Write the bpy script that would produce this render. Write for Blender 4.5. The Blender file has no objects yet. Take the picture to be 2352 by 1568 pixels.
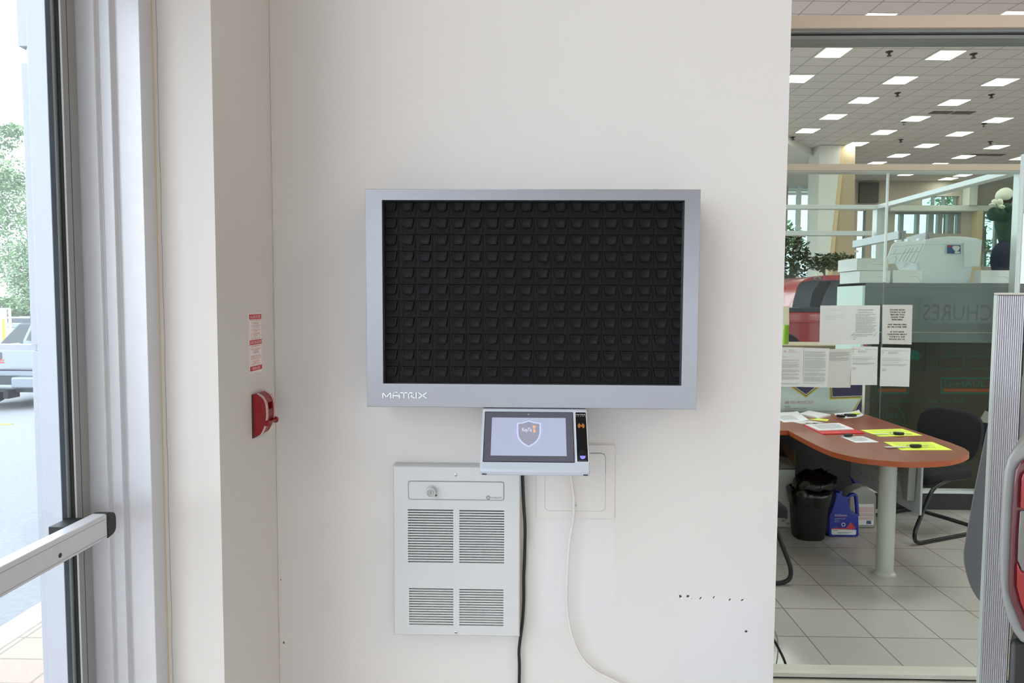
import bpy, bmesh, math, random
from mathutils import Vector, Matrix

random.seed(7)
C = bpy.context.scene.collection
S = bpy.context.scene
V = Vector
PI = math.pi

# ------------------------------------------------------------------ camera
FPX, CAM_H = 1568.0, 1.58
YAW, PITCH, ROLL = math.radians(1.28), math.radians(3.36), 0.0045
fwd = V((-math.sin(YAW) * math.cos(PITCH), math.cos(YAW) * math.cos(PITCH), -math.sin(PITCH)))
rgt = V((math.cos(YAW), math.sin(YAW), 0))
upv = rgt.cross(fwd)
CR = rgt * math.cos(ROLL) + upv * math.sin(ROLL)
CU = -rgt * math.sin(ROLL) + upv * math.cos(ROLL)
cam = bpy.data.cameras.new('camera')
cam.sensor_width = 36
cam.lens = 24
cam.clip_start = 0.05
cam.clip_end = 400
camo = bpy.data.objects.new('camera', cam)
C.objects.link(camo)
M = Matrix.Identity(4)
for i in range(3):
    M[i][0], M[i][1], M[i][2] = CR[i], CU[i], -fwd[i]
M[2][3] = CAM_H
camo.matrix_world = M
S.camera = camo

# ------------------------------------------------------------------ world, exposure
w = bpy.data.worlds.new('overcast_sky')
S.world = w
w.use_nodes = True
SKY = 3.2
nt = w.node_tree
bg = nt.nodes['Background']
bg.inputs['Color'].default_value = (0.935, 0.955, 1.0, 1)
bg.inputs['Strength'].default_value = SKY
S.view_settings.view_transform = 'Standard'
S.view_settings.look = 'None'
S.view_settings.gamma = 1
S.view_settings.exposure = 0.68
S.view_settings.use_curve_mapping = False
S.cycles.transparent_max_bounces = 32
S.cycles.max_bounces = 12
S.cycles.diffuse_bounces = 6
LAMP = 9.0          # ceiling panel emission

# ------------------------------------------------------------------ helpers
def ray(x, y):
    return fwd + CR * ((x - 1176) / FPX) - CU * ((y - 784) / FPX)

CAM = V((0, 0, CAM_H))

def aY(x, y, Y):
    d = ray(x, y); return CAM + d * (Y / d.y)

def aZ(x, y, Z):
    d = ray(x, y); return CAM + d * ((Z - CAM_H) / d.z)

def aX(x, y, X):
    d = ray(x, y); return CAM + d * (X / d.x)

def aP(x, y, p0, n):
    d = ray(x, y); return CAM + d * ((p0 - CAM).dot(n) / d.dot(n))

def lin(c):
    r = []
    for v in c[:3]:
        v = v / 255.0
        r.append(v / 12.92 if v <= 0.04045 else ((v + 0.055) / 1.055) ** 2.4)
    return (*r, 1)

MATS = {}

def mat(name, rgb, rough=0.5, metal=0.0, spec=0.5, noise=None, bump=None, emit=0.0, emit_rgb=None, coat=0.0, alpha=None):
    """noise=(scale, amount) mottles the colour; bump=(scale, strength) roughens the surface."""
    m = bpy.data.materials.new(name)
    m.use_nodes = True
    t = m.node_tree
    b = t.nodes['Principled BSDF']
    col = lin(rgb)
    b.inputs['Base Color'].default_value = col
    b.inputs['Roughness'].default_value = rough
    b.inputs['Metallic'].default_value = metal
    b.inputs['Specular IOR Level'].default_value = spec
    b.inputs['Coat Weight'].default_value = coat
    if emit:
        b.inputs['Emission Color'].default_value = lin(emit_rgb or rgb)
        b.inputs['Emission Strength'].default_value = emit
    tc = t.nodes.new('ShaderNodeTexCoord') if (noise or bump) else None
    if noise:
        n = t.nodes.new('ShaderNodeTexNoise')
        n.inputs['Scale'].default_value = noise[0]
        n.inputs['Detail'].default_value = 4
        t.links.new(tc.outputs['Object'], n.inputs['Vector'])
        r = t.nodes.new('ShaderNodeMapRange')
        r.inputs['From Min'].default_value = 0.3
        r.inputs['From Max'].default_value = 0.7
        r.inputs['To Min'].default_value = 1 - noise[1]
        r.inputs['To Max'].default_value = 1 + noise[1] * 0.5
        t.links.new(n.outputs['Fac'], r.inputs['Value'])
        mx = t.nodes.new('ShaderNodeVectorMath')
        mx.operation = 'SCALE'
        mx.inputs[0].default_value = col[:3]
        t.links.new(r.outputs['Result'], mx.inputs['Scale'])
        t.links.new(mx.outputs['Vector'], b.inputs['Base Color'])
    if bump:
        n2 = t.nodes.new('ShaderNodeTexNoise')
        n2.inputs['Scale'].default_value = bump[0]
        n2.inputs['Detail'].default_value = 3
        t.links.new(tc.outputs['Object'], n2.inputs['Vector'])
        bp = t.nodes.new('ShaderNodeBump')
        bp.inputs['Strength'].default_value = bump[1]
        bp.inputs['Distance'].default_value = 0.002
        t.links.new(n2.outputs['Fac'], bp.inputs['Height'])
        t.links.new(bp.outputs['Normal'], b.inputs['Normal'])
    MATS[name] = m
    return m

def glass(name, rgb, refl=1.0, rough=0.0):
    """thin architectural glass: tinted see-through plus a fresnel-like reflection"""
    m = bpy.data.materials.new(name)
    m.use_nodes = True
    t = m.node_tree
    t.nodes.remove(t.nodes['Principled BSDF'])
    out = t.nodes['Material Output']
    tr = t.nodes.new('ShaderNodeBsdfTransparent')
    tr.inputs['Color'].default_value = lin(rgb)
    gl = t.nodes.new('ShaderNodeBsdfGlossy')
    gl.inputs['Roughness'].default_value = rough
    lw = t.nodes.new('ShaderNodeLayerWeight')
    lw.inputs['Blend'].default_value = 0.5
    pw = t.nodes.new('ShaderNodeMath'); pw.operation = 'POWER'; pw.inputs[1].default_value = 5
    ma = t.nodes.new('ShaderNodeMath'); ma.operation = 'MULTIPLY_ADD'
    ma.inputs[1].default_value = 0.9 * refl
    ma.inputs[2].default_value = 0.035 * refl
    mx = t.nodes.new('ShaderNodeMixShader')
    t.links.new(lw.outputs['Facing'], pw.inputs[0])
    t.links.new(pw.outputs[0], ma.inputs[0])
    t.links.new(ma.outputs[0], mx.inputs['Fac'])
    t.links.new(tr.outputs[0], mx.inputs[1])
    t.links.new(gl.outputs[0], mx.inputs[2])
    t.links.new(mx.outputs[0], out.inputs['Surface'])
    MATS[name] = m
    return m

def milky(name, rgb, clear=0.45, rough=0.35):
    """cloudy plastic"""
    m = bpy.data.materials.new(name)
    m.use_nodes = True
    t = m.node_tree
    b = t.nodes['Principled BSDF']
    b.inputs['Base Color'].default_value = lin(rgb)
    b.inputs['Roughness'].default_value = rough
    tr = t.nodes.new('ShaderNodeBsdfTransparent')
    tr.inputs['Color'].default_value = lin((235, 240, 240))
    mx = t.nodes.new('ShaderNodeMixShader')
    mx.inputs['Fac'].default_value = clear
    t.links.new(b.outputs[0], mx.inputs[1])
    t.links.new(tr.outputs[0], mx.inputs[2])
    t.links.new(mx.outputs[0], t.nodes['Material Output'].inputs['Surface'])
    MATS[name] = m
    return m

def grid_mat(name, tile, line, sx, sy, gap, rough, rot=0.0, off=(0, 0), var=0.0, speck=0.0, bump=0.15):
    """square tiles laid in world coordinates"""
    m = bpy.data.materials.new(name)
    m.use_nodes = True
    t = m.node_tree
    b = t.nodes['Principled BSDF']
    geo = t.nodes.new('ShaderNodeNewGeometry')
    mp = t.nodes.new('ShaderNodeMapping')
    mp.vector_type = 'TEXTURE'
    mp.inputs['Location'].default_value = (off[0], off[1], 0)
    mp.inputs['Rotation'].default_value = (0, 0, rot)
    br = t.nodes.new('ShaderNodeTexBrick')
    br.offset = 0.0
    br.squash = 1.0
    br.inputs['Scale'].default_value = 1.0
    br.inputs['Brick Width'].default_value = sx
    br.inputs['Row Height'].default_value = sy
    br.inputs['Mortar Size'].default_value = gap
    br.inputs['Mortar Smooth'].default_value = 0.1
    br.inputs['Bias'].default_value = 0.0
    c = lin(tile)
    br.inputs['Color1'].default_value = c
    br.inputs['Color2'].default_value = tuple(v * (1 - var) for v in c[:3]) + (1,)
    br.inputs['Mortar'].default_value = lin(line)
    t.links.new(geo.outputs['Position'], mp.inputs['Vector'])
    t.links.new(mp.outputs['Vector'], br.inputs['Vector'])
    last = br.outputs['Color']
    if speck:
        n = t.nodes.new('ShaderNodeTexNoise')
        n.inputs['Scale'].default_value = 90
        n.inputs['Detail'].default_value = 3
        t.links.new(geo.outputs['Position'], n.inputs['Vector'])
        r = t.nodes.new('ShaderNodeMapRange')
        r.inputs['From Min'].default_value = 0.3
        r.inputs['From Max'].default_value = 0.7
        r.inputs['To Min'].default_value = 1 - speck
        r.inputs['To Max'].default_value = 1 + speck * 0.4
        t.links.new(n.outputs['Fac'], r.inputs['Value'])
        vm = t.nodes.new('ShaderNodeVectorMath'); vm.operation = 'SCALE'
        t.links.new(last, vm.inputs[0])
        t.links.new(r.outputs['Result'], vm.inputs['Scale'])
        last = vm.outputs['Vector']
    t.links.new(last, b.inputs['Base Color'])
    b.inputs['Roughness'].default_value = rough
    if bump:
        bp = t.nodes.new('ShaderNodeBump')
        bp.invert = True
        bp.inputs['Strength'].default_value = bump
        bp.inputs['Distance'].default_value = 0.003
        t.links.new(br.outputs['Fac'], bp.inputs['Height'])
        t.links.new(bp.outputs['Normal'], b.inputs['Normal'])
    MATS[name] = m
    return m

def wood_mat(name, a, bcol, rough=0.3, axis='Y'):
    m = bpy.data.materials.new(name)
    m.use_nodes = True
    t = m.node_tree
    b = t.nodes['Principled BSDF']
    geo = t.nodes.new('ShaderNodeNewGeometry')
    mp = t.nodes.new('ShaderNodeMapping')
    mp.inputs['Scale'].default_value = (2.0, 40, 40) if axis == 'X' else (40, 2.0, 40)
    mp.inputs['Rotation'].default_value = (0, 0, 0.5)
    n = t.nodes.new('ShaderNodeTexNoise')
    n.inputs['Scale'].default_value = 1.6
    n.inputs['Detail'].default_value = 6
    n.inputs['Distortion'].default_value = 0.4
    cr = t.nodes.new('ShaderNodeValToRGB')
    cr.color_ramp.elements[0].position = 0.3
    cr.color_ramp.elements[0].color = lin(a)
    cr.color_ramp.elements[1].position = 0.7
    cr.color_ramp.elements[1].color = lin(bcol)
    t.links.new(geo.outputs['Position'], mp.inputs['Vector'])
    t.links.new(mp.outputs['Vector'], n.inputs['Vector'])
    t.links.new(n.outputs['Fac'], cr.inputs['Fac'])
    t.links.new(cr.outputs['Color'], b.inputs['Base Color'])
    b.inputs['Roughness'].default_value = rough
    MATS[name] = m
    return m

def frame_axes(d):
    d = d.normalized()
    a = V((0, 0, 1)) if abs(d.z) < 0.9 else V((1, 0, 0))
    u = d.cross(a).normalized()
    return u, d.cross(u).normalized()

TXT = {}

def text_shape(s):
    if s not in TXT:
        cu = bpy.data.curves.new('lettering_source', 'FONT')
        cu.body = s
        cu.size = 1
        cu.resolution_u = 2
        o = bpy.data.objects.new('lettering_source', cu)
        me = bpy.data.meshes.new_from_object(o)
        vs = [(v.co.x, v.co.y) for v in me.vertices]
        fs = [tuple(p.vertices) for p in me.polygons]
        bpy.data.objects.remove(o)
        bpy.data.curves.remove(cu)
        bpy.data.meshes.remove(me)
        TXT[s] = (vs, fs)
    return TXT[s]

class Fr:
    """a flat frame on a surface: origin at its top left, x to the right, y downwards, n out of the surface"""
    def __init__(s, tl, tr, bl):
        s.o = V(tl)
        s.w = (V(tr) - s.o).length
        s.h = (V(bl) - s.o).length
        s.x = (V(tr) - s.o).normalized()
        s.y = (V(bl) - s.o).normalized()
        s.n = s.y.cross(s.x).normalized()
    def p(s, a, b, k=0.0):
        """a, b as fractions of width and height"""
        return s.o + s.x * (a * s.w) + s.y * (b * s.h) + s.n * k

class MB:
    def __init__(s):
        s.v, s.f = [], []
    def add(s, vs, fs):
        o = len(s.v)
        s.v += [V(v) for v in vs]
        s.f += [tuple(i + o for i in f) for f in fs]
        return s
    def box(s, x0, x1, y0, y1, z0, z1):
        return s.add([(x0, y0, z0), (x1, y0, z0), (x1, y1, z0), (x0, y1, z0), (x0, y0, z1), (x1, y0, z1), (x1, y1, z1), (x0, y1, z1)],
                     [(3, 2, 1, 0), (4, 5, 6, 7), (0, 1, 5, 4), (1, 2, 6, 5), (2, 3, 7, 6), (3, 0, 4, 7)])
    def prism(s, poly, ext):
        """flat polygon extruded along ext"""
        n = len(poly)
        e = V(ext)
        p = [V(q) for q in poly]
        nrm = V((0, 0, 0))
        for i in range(n):
            nrm += (p[i] - p[0]).cross(p[(i + 1) % n] - p[0])
        if nrm.dot(e) > 0:
            p.reverse()
        vs = p + [q + e for q in p]
        fs = [tuple(range(n)), tuple(range(2 * n - 1, n - 1, -1))]
        for i in range(n):
            j = (i + 1) % n
            fs.append((j, i, i + n, j + n))
        return s.add(vs, fs)
    def quad(s, a, b, c, d):
        return s.add([a, b, c, d], [(0, 1, 2, 3)])
    def slab(s, fr, a0, a1, b0, b1, k0, k1):
        """box on a frame, in fractions, from k0 to k1 off the surface"""
        return s.prism([fr.p(a0, b0, k0), fr.p(a1, b0, k0), fr.p(a1, b1, k0), fr.p(a0, b1, k0)], fr.n * (k1 - k0))
    def tube(s, pts, r, n=10, closed=False, cap=True):
        pts = [V(p) for p in pts]
        m = len(pts)
        rs = r if isinstance(r, (list, tuple)) else [r] * m
        vs, fs = [], []
        pu = None
        for i, p in enumerate(pts):
            if closed:
                d = pts[(i + 1) % m] - pts[i - 1]
            else:
                d = pts[min(i + 1, m - 1)] - pts[max(i - 1, 0)]
            d.normalize()
            if pu is None:
                u, _ = frame_axes(d)
            else:
                u = (pu - d * pu.dot(d)).normalized()
            pu = u
            q = d.cross(u)
            for k in range(n):
                a = 2 * PI * k / n
                vs.append(p + (u * math.cos(a) + q * math.sin(a)) * rs[i])
        for i in range(m if closed else m - 1):
            j = (i + 1) % m
            for k in range(n):
                l = (k + 1) % n
                fs.append((i * n + k, i * n + l, j * n + l, j * n + k))
        if cap and not closed:
            fs.append(tuple(range(n - 1, -1, -1)))
            fs.append(tuple(range((m - 1) * n, m * n)))
        return s.add(vs, fs)
    def lathe(s, c, axis, prof, n=24):
        """prof = [(radius, distance along axis)]"""
        c = V(c); d = V(axis).normalized()
        u, q = frame_axes(d)
        vs, fs = [], []
        for r, h in prof:
            for k in range(n):
                a = 2 * PI * k / n
                vs.append(c + d * h + (u * math.cos(a) + q * math.sin(a)) * r)
        for i in range(len(prof) - 1):
            for k in range(n):
                l = (k + 1) % n
                fs.append((i * n + k, i * n + l, (i + 1) * n + l, (i + 1) * n + k))
        fs.append(tuple(range(n - 1, -1, -1)))
        fs.append(tuple(range((len(prof) - 1) * n, len(prof) * n)))
        return s.add(vs, fs)
    def loft(s, rings, cap=True):
        n = len(rings[0])
        vs = [V(p) for r in rings for p in r]
        fs = []
        for i in range(len(rings) - 1):
            for k in range(n):
                l = (k + 1) % n
                fs.append((i * n + k, i * n + l, (i + 1) * n + l, (i + 1) * n + k))
        if cap:
            fs.append(tuple(range(n - 1, -1, -1)))
            fs.append(tuple(range((len(rings) - 1) * n, len(rings) * n)))
        return s.add(vs, fs)
    def text(s, txt, fr, a, b, cap, width=None, align='l', k=0.0006, mirror=False):
        """capital height cap in metres, baseline at fraction b; width in metres squeezes the line"""
        vs, fs = text_shape(txt)
        if not vs:
            return s
        x0 = min(v[0] for v in vs); x1 = max(v[0] for v in vs)
        sy = cap / 0.73
        sx = (width / (x1 - x0)) if width else sy
        L = (x1 - x0) * sx
        sh = {'l': 0, 'c': -L / 2, 'r': -L}[align]
        base = fr.p(a, b, k)
        out = []
        for x, y in vs:
            dx = (x - x0) * sx + sh
            if mirror:
                dx = -dx
            out.append(base + fr.x * dx - fr.y * (y * sy))
        return s.add(out, [tuple(reversed(f)) for f in fs] if mirror else fs)
    def dashes(s, fr, a0, a1, b0, b1, n, fill=0.45, last=0.6, k=0.0006, seed=1):
        """n lines of print too small to read, as broken word strokes"""
        rnd = random.Random(seed)
        step = (b1 - b0) / n
        for i in range(n):
            b = b0 + i * step
            end = a0 + (a1 - a0) * (rnd.uniform(last, 1) if i == n - 1 else rnd.uniform(0.93, 1))
            a = a0
            while a < end:
                l = rnd.uniform(0.03, 0.1)
                e = min(end, a + l)
                s.add([fr.p(a, b, k), fr.p(a, b + step * fill, k), fr.p(e, b + step * fill, k), fr.p(e, b, k)], [(0, 1, 2, 3)])
                a = e + 0.012
        return s
    def stroke(s, fr, pts, wdt, k0=0.0, k1=0.001, closed=False):
        """flat raised line along frame points (in fractions)"""
        P = [fr.p(a, b) for a, b in pts]
        if closed:
            P.append(P[0])
        for p, q in zip(P, P[1:]):
            d = (q - p)
            if d.length < 1e-6:
                continue
            d.normalize()
            t = fr.n.cross(d) * (wdt / 2)
            e = d * (wdt * 0.35)
            s.prism([p - e - t + fr.n * k0, q + e - t + fr.n * k0, q + e + t + fr.n * k0, p - e + t + fr.n * k0], fr.n * (k1 - k0))
        return s

ORG = {}

def link(o):
    C.objects.link(o)
    return o

def thing(name, label, cat, loc, group=None):
    o = bpy.data.objects.new(name, None)
    o.empty_display_size = 0.05
    o.location = loc
    link(o)
    o['label'] = label
    o['category'] = cat
    if group:
        o['group'] = group
    ORG[o] = V(loc)
    return o

def build(name, mb, m, parent=None, loc=None, bevel=0.0, seg=2, smooth=0, label=None, cat=None, group=None, kind=None, weld=False):
    org = ORG[parent] if parent else V(loc if loc is not None else (0, 0, 0))
    me = bpy.data.meshes.new(name)
    me.from_pydata([v - org for v in mb.v], [], mb.f)
    me.validate()
    if weld:
        bm = bmesh.new(); bm.from_mesh(me)
        bmesh.ops.remove_doubles(bm, verts=bm.verts, dist=1e-5)
        bm.to_mesh(me); bm.free()
    me.update()
    o = bpy.data.objects.new(name, me)
    if parent:
        o.parent = parent
    else:
        o.location = org
    link(o)
    me.materials.append(MATS[m] if isinstance(m, str) else m)
    ORG[o] = org
    if bevel:
        b = o.modifiers.new('bevel', 'BEVEL')
        b.width = bevel
        b.segments = seg
        b.limit_method = 'ANGLE'
        b.angle_limit = math.radians(35)
        b.harden_normals = False
    if smooth or bevel:
        me.shade_smooth() if hasattr(me, 'shade_smooth') else None
        for p in me.polygons:
            p.use_smooth = True
        me.set_sharp_from_angle(angle=math.radians(smooth or 40))
    if label: o['label'] = label
    if cat: o['category'] = cat
    if group: o['group'] = group
    if kind: o['kind'] = kind
    return o

def struct(name, mb, m, parent=None, **k):
    loc = k.pop('loc', None)
    if loc is None and parent is None:
        xs = [v.x for v in mb.v]; ys = [v.y for v in mb.v]; zs = [v.z for v in mb.v]
        loc = ((min(xs) + max(xs)) / 2, (min(ys) + max(ys)) / 2, min(zs))
    return build(name, mb, m, parent, loc=loc, kind=None if parent else 'structure', **k)

def base_of(mb):
    xs = [v.x for v in mb.v]; ys = [v.y for v in mb.v]; zs = [v.z for v in mb.v]
    return ((min(xs) + max(xs)) / 2, (min(ys) + max(ys)) / 2, min(zs))

def round_poly(pts, r, n=4):
    """rounded 2-D polygon; r one radius or one per corner"""
    out = []
    m = len(pts)
    for i in range(m):
        rr = r[i] if isinstance(r, (list, tuple)) else r
        p = V(pts[i]); a = V(pts[i - 1]); b = V(pts[(i + 1) % m])
        if rr <= 0:
            out.append(p); continue
        da = (a - p); db = (b - p)
        ta = min(rr, da.length * 0.49); tb = min(rr, db.length * 0.49)
        pa = p + da.normalized() * ta; pb = p + db.normalized() * tb
        for k in range(n + 1):
            t = k / n
            out.append(pa * (1 - t) ** 2 + p * (2 * t * (1 - t)) + pb * t ** 2)
    return out

def cr_path(pts, n=6):
    """smooth curve through points"""
    P = [V(p) for p in pts]
    out = []
    for i in range(len(P) - 1):
        p0 = P[max(i - 1, 0)]; p1 = P[i]; p2 = P[i + 1]; p3 = P[min(i + 2, len(P) - 1)]
        for k in range(n):
            t = k / n
            out.append(0.5 * ((2 * p1) + (p2 - p0) * t + (2 * p0 - 5 * p1 + 4 * p2 - p3) * t * t + (3 * p1 - p0 - 3 * p2 + p3) * t ** 3))
    out.append(P[-1])
    return out

def leaves(mb, c, rad, n, size, rnd, hollow=0.3):
    c = V(c)
    for _ in range(n):
        while True:
            d = V((rnd.uniform(-1, 1), rnd.uniform(-1, 1), rnd.uniform(-1, 1)))
            if hollow < d.length < 1:
                break
        p = c + V((d.x * rad[0], d.y * rad[1], d.z * rad[2]))
        u = V((rnd.uniform(-1, 1), rnd.uniform(-1, 1), rnd.uniform(-0.6, 0.6))).normalized()
        q = u.cross(V((rnd.uniform(-1, 1), rnd.uniform(-1, 1), 1))).normalized()
        l = size * rnd.uniform(0.6, 1.4)
        b = l * 0.42
        mb.add([p - u * l, p + q * b, p + u * l, p - q * b], [(0, 1, 2, 3)])

# ------------------------------------------------------------------ materials
mat('white_wall_paint', (211, 206, 201), 0.6, noise=(1.2, 0.015), bump=(160, 0.05))
mat('warm_wall_paint', (214, 206, 196), 0.7, noise=(1.2, 0.02), bump=(160, 0.05))
mat('patch_paint', (210, 207, 206), 0.6)
mat('anodized_aluminium', (206, 207, 212), 0.38, 0.25, noise=(40, 0.02))
mat('shade_aluminium', (150, 148, 146), 0.45, 0.3)  # darker copy of the aluminium, the door leaf's shade put into the colour
mat('caulk', (200, 188, 158), 0.7)
mat('black_rubber', (20, 22, 24), 0.5)
mat('dark_gasket', (66, 74, 84), 0.5)
mat('spacer', (206, 206, 202), 0.35, 0.5)
mat('cabinet_grey', (148, 149, 154), 0.34, 0.8, noise=(14, 0.02))
mat('seam_black', (9, 9, 10), 0.65, spec=0.2)
mat('black_plastic', (13, 13, 14), 0.55, spec=0.18, noise=(30, 0.1))
mat('flap_plastic', (11, 11, 13), 0.5, spec=0.18, noise=(60, 0.1), bump=(500, 0.12))
mat('chrome', (225, 228, 230), 0.12, 1.0)
mat('letter_silver', (236, 240, 242), 0.2, 0.35)
mat('steel', (190, 192, 192), 0.25, 1.0)
mat('terminal_grey', (180, 186, 196), 0.35, noise=(20, 0.01))
mat('terminal_under', (158, 164, 172), 0.45)
mat('screen_glass', (88, 87, 98), 0.08)
mat('display', (150, 155, 174), 0.12, emit=0.16, emit_rgb=(190, 196, 225))
mat('display_glow', (170, 182, 220), 0.15, emit=0.24, emit_rgb=(190, 205, 255))
mat('display_shield', (128, 128, 142), 0.15, emit=0.16, emit_rgb=(170, 172, 190))
mat('display_text', (200, 205, 215), 0.3, emit=0.3, emit_rgb=(225, 225, 235))
mat('orange_print', (216, 140, 62), 0.5)
mat('display_orange', (205, 160, 130), 0.4, emit=0.18, emit_rgb=(225, 175, 140))
mat('white_print', (225, 228, 230), 0.5)
mat('sensor_blue', (90, 90, 200), 0.3, emit=0.9, emit_rgb=(110, 105, 235))
mat('gloss_black', (18, 18, 20), 0.15)
mat('heater_white', (197, 197, 196), 0.38, noise=(9, 0.01))
mat('heater_dark', (44, 38, 36), 0.7)
mat('heater_line', (84, 78, 78), 0.5)
mat('dial_grey', (165, 165, 160), 0.4)
mat('black_print', (40, 40, 42), 0.6)
mat('grey_print', (166, 169, 173), 0.7)
mat('red_print', (196, 52, 60), 0.5)
mat('sticker_white', (232, 226, 220), 0.4)
mat('alarm_red', (138, 16, 24), 0.3, noise=(30, 0.05))
mat('alarm_dark', (70, 8, 12), 0.4)
mat('black_cable', (18, 18, 19), 0.35)
mat('white_cable', (214, 208, 204), 0.4)
mat('plaster_dent', (70, 64, 60), 0.9)
mat('crack_line', (128, 116, 106), 0.9)
mat('plaster_chip', (240, 240, 238), 0.9)
mat('header_beige', (206, 190, 172), 0.7, noise=(2, 0.02))
mat('frame_grey', (150, 154, 152), 0.4, 0.3)
mat('mullion_grey', (214, 219, 218), 0.4, 0.2)
mat('sill_cream', (206, 206, 194), 0.5, noise=(6, 0.03))
mat('rib_silver', (206, 206, 212), 0.3, 0.2)
mat('rib_gap', (120, 118, 126), 0.5)
mat('rib_edge', (205, 216, 212), 0.3)
mat('mould_grey', (132, 134, 136), 0.2)
mat('car_grey', (138, 138, 136), 0.35, 0.2)
mat('lens_dark_red', (86, 36, 42), 0.15, coat=0.5)
mat('lens_red', (138, 12, 20), 0.12, coat=0.6)
mat('lens_clear', (108, 106, 102), 0.15, coat=0.6)
mat('paper', (236, 238, 242), 0.75)
mat('paper_grey', (222, 222, 220), 0.75)
mat('paper_yellow', (236, 255, 92), 0.7)
mat('paper_cream', (226, 226, 200), 0.75)
mat('folder_red', (214, 30, 44), 0.45)
mat('bottle_green', (150, 190, 50), 0.4)
mat('faint_ink', (204, 222, 104), 0.7)
mat('tape', (214, 222, 220), 0.25)
mat('key_black', (24, 24, 26), 0.4)
mat('teal_ink', (90, 190, 172), 0.6)
wood_mat('desk_wood', (134, 74, 52), (158, 94, 70), 0.28)
mat('desk_edge', (190, 92, 52), 0.35)
mat('desk_dark', (46, 44, 44), 0.6)
mat('leg_paint', (196, 196, 190), 0.4, 0.1)
mat('panel_paint', (186, 188, 192), 0.5)
mat('bracket_paint', (150, 148, 142), 0.5)
mat('chair_fabric', (34, 35, 40), 0.95, bump=(900, 0.3))
mat('chair_frame', (32, 34, 36), 0.3, 0.2)
mat('bin_black', (26, 26, 27), 0.5)
mat('bag_black', (16, 17, 18), 0.22, bump=(18, 0.9))
mat('jug_blue', (18, 34, 150), 0.3, coat=0.3)
mat('jug_label_blue', (28, 40, 120), 0.4)
milky('jug_clear', (176, 174, 168), 0.35)
mat('label_pink', (206, 176, 172), 0.6)
mat('label_white', (214, 214, 210), 0.6)
mat('carton_white', (226, 228, 226), 0.7, noise=(8, 0.04))
mat('carton_inside', (120, 96, 70), 0.8)
mat('carton_grey', (150, 148, 140), 0.7)
mat('cardboard', (76, 70, 58), 0.85, noise=(3, 0.06))  # shade under the rack is put into this dark carton colour
mat("print_green", (40, 104, 84), 0.7)
mat('print_orange', (150, 76, 44), 0.7)
mat('purple', (66, 46, 92), 0.5)
mat('gold', (222, 196, 56), 0.5)
mat('board_white', (236, 238, 240), 0.5)
mat('rack_side', (206, 222, 214), 0.5)
mat('rack_back', (96, 101, 99), 0.35)
mat('rack_letter', (76, 82, 80), 0.4)
milky('tub_plastic', (236, 242, 242), 0.34, 0.3)
mat('lid_plastic', (238, 244, 248), 0.35)
mat('label_navy', (60, 84, 128), 0.5)
mat('doll_green', (46, 78, 62), 0.85, noise=(25, 0.2))
mat('doll_navy', (34, 42, 62), 0.9)
mat('doll_cream', (224, 228, 206), 0.8, bump=(120, 0.3))
mat('doll_hair', (72, 60, 54), 0.9)
mat('sign_grey', (196, 204, 208), 0.4)
mat('tan_wall', (176, 160, 134), 0.8)
mat('beige_trim', (206, 186, 148), 0.8)
mat('column_white', (214, 216, 208), 0.7)
mat('far_wall', (182, 172, 158), 0.8)
mat('far_dark', (88, 84, 80), 0.7)
mat('window_white', (226, 234, 234), 0.5)
mat('truck_red', (158, 14, 20), 0.22, coat=0.6)
mat('truck_black', (26, 27, 28), 0.4)
mat('truck_glass', (30, 33, 35), 0.12, spec=0.3)
mat('leaf_dark', (62, 72, 44), 0.7, noise=(8, 0.3))
mat('leaf_out', (136, 166, 118), 0.8, noise=(3, 0.35))
mat('bark', (96, 84, 74), 0.9)
mat('pot', (92, 88, 84), 0.6)
mat('asphalt', (144, 144, 147), 0.95, noise=(30, 0.12), bump=(120, 0.6))
mat('kerb', (196, 188, 178), 0.9, noise=(20, 0.08))
grid_mat('brick_paver', (196, 172, 156), (150, 138, 128), 0.32, 0.2, 0.006, 0.9, off=(0.07, 0.05), var=0.12, speck=0.12)
mat('car_silver', (150, 155, 164), 0.3, 0.15)
mat('car_dark', (60, 68, 72), 0.25)
mat('car_glass', (58, 66, 70), 0.08)
mat('bumper_grey', (150, 156, 164), 0.3, 0.5)
mat('tyre', (34, 36, 38), 0.85)
mat('fence_white', (236, 240, 240), 0.5)
mat('safety_yellow', (236, 206, 60), 0.5)
mat('outdoor_aluminium', (158, 163, 173), 0.45, 0.1)
mat('lamp_panel', (255, 252, 244), 0.5, emit=LAMP, emit_rgb=(255, 250, 240))
mat('lamp_rim', (225, 222, 214), 0.5)
mat('sprinkler', (78, 76, 72), 0.4, 0.5)
mat('vent_dark', (92, 88, 84), 0.6)
grid_mat('ceiling_tile', (208, 203, 198), (150, 147, 141), 0.625, 0.553, 0.012, 0.85, rot=math.radians(2.2), off=(6.57 - 0.3125, 15.24 - 0.2765), var=0.02, speck=0.03, bump=0.1)
grid_mat('floor_tile', (194, 191, 187), (136, 132, 126), 0.3145, 0.2985, 0.0032, 0.26, off=(1.6485, 2.883), var=0.05, speck=0.06)
glass('door_glass', (244, 248, 250), 0.8)
glass('partition_glass', (248, 252, 250), 0.08)
glass('facade_glass', (188, 202, 202), 0.5)

# ================================================================== room shell
CEIL = CAM_H + 5.4
YW = 1.9            # main wall
YG = 2.75           # office front glass
YB = 5.25           # office back glass

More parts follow.
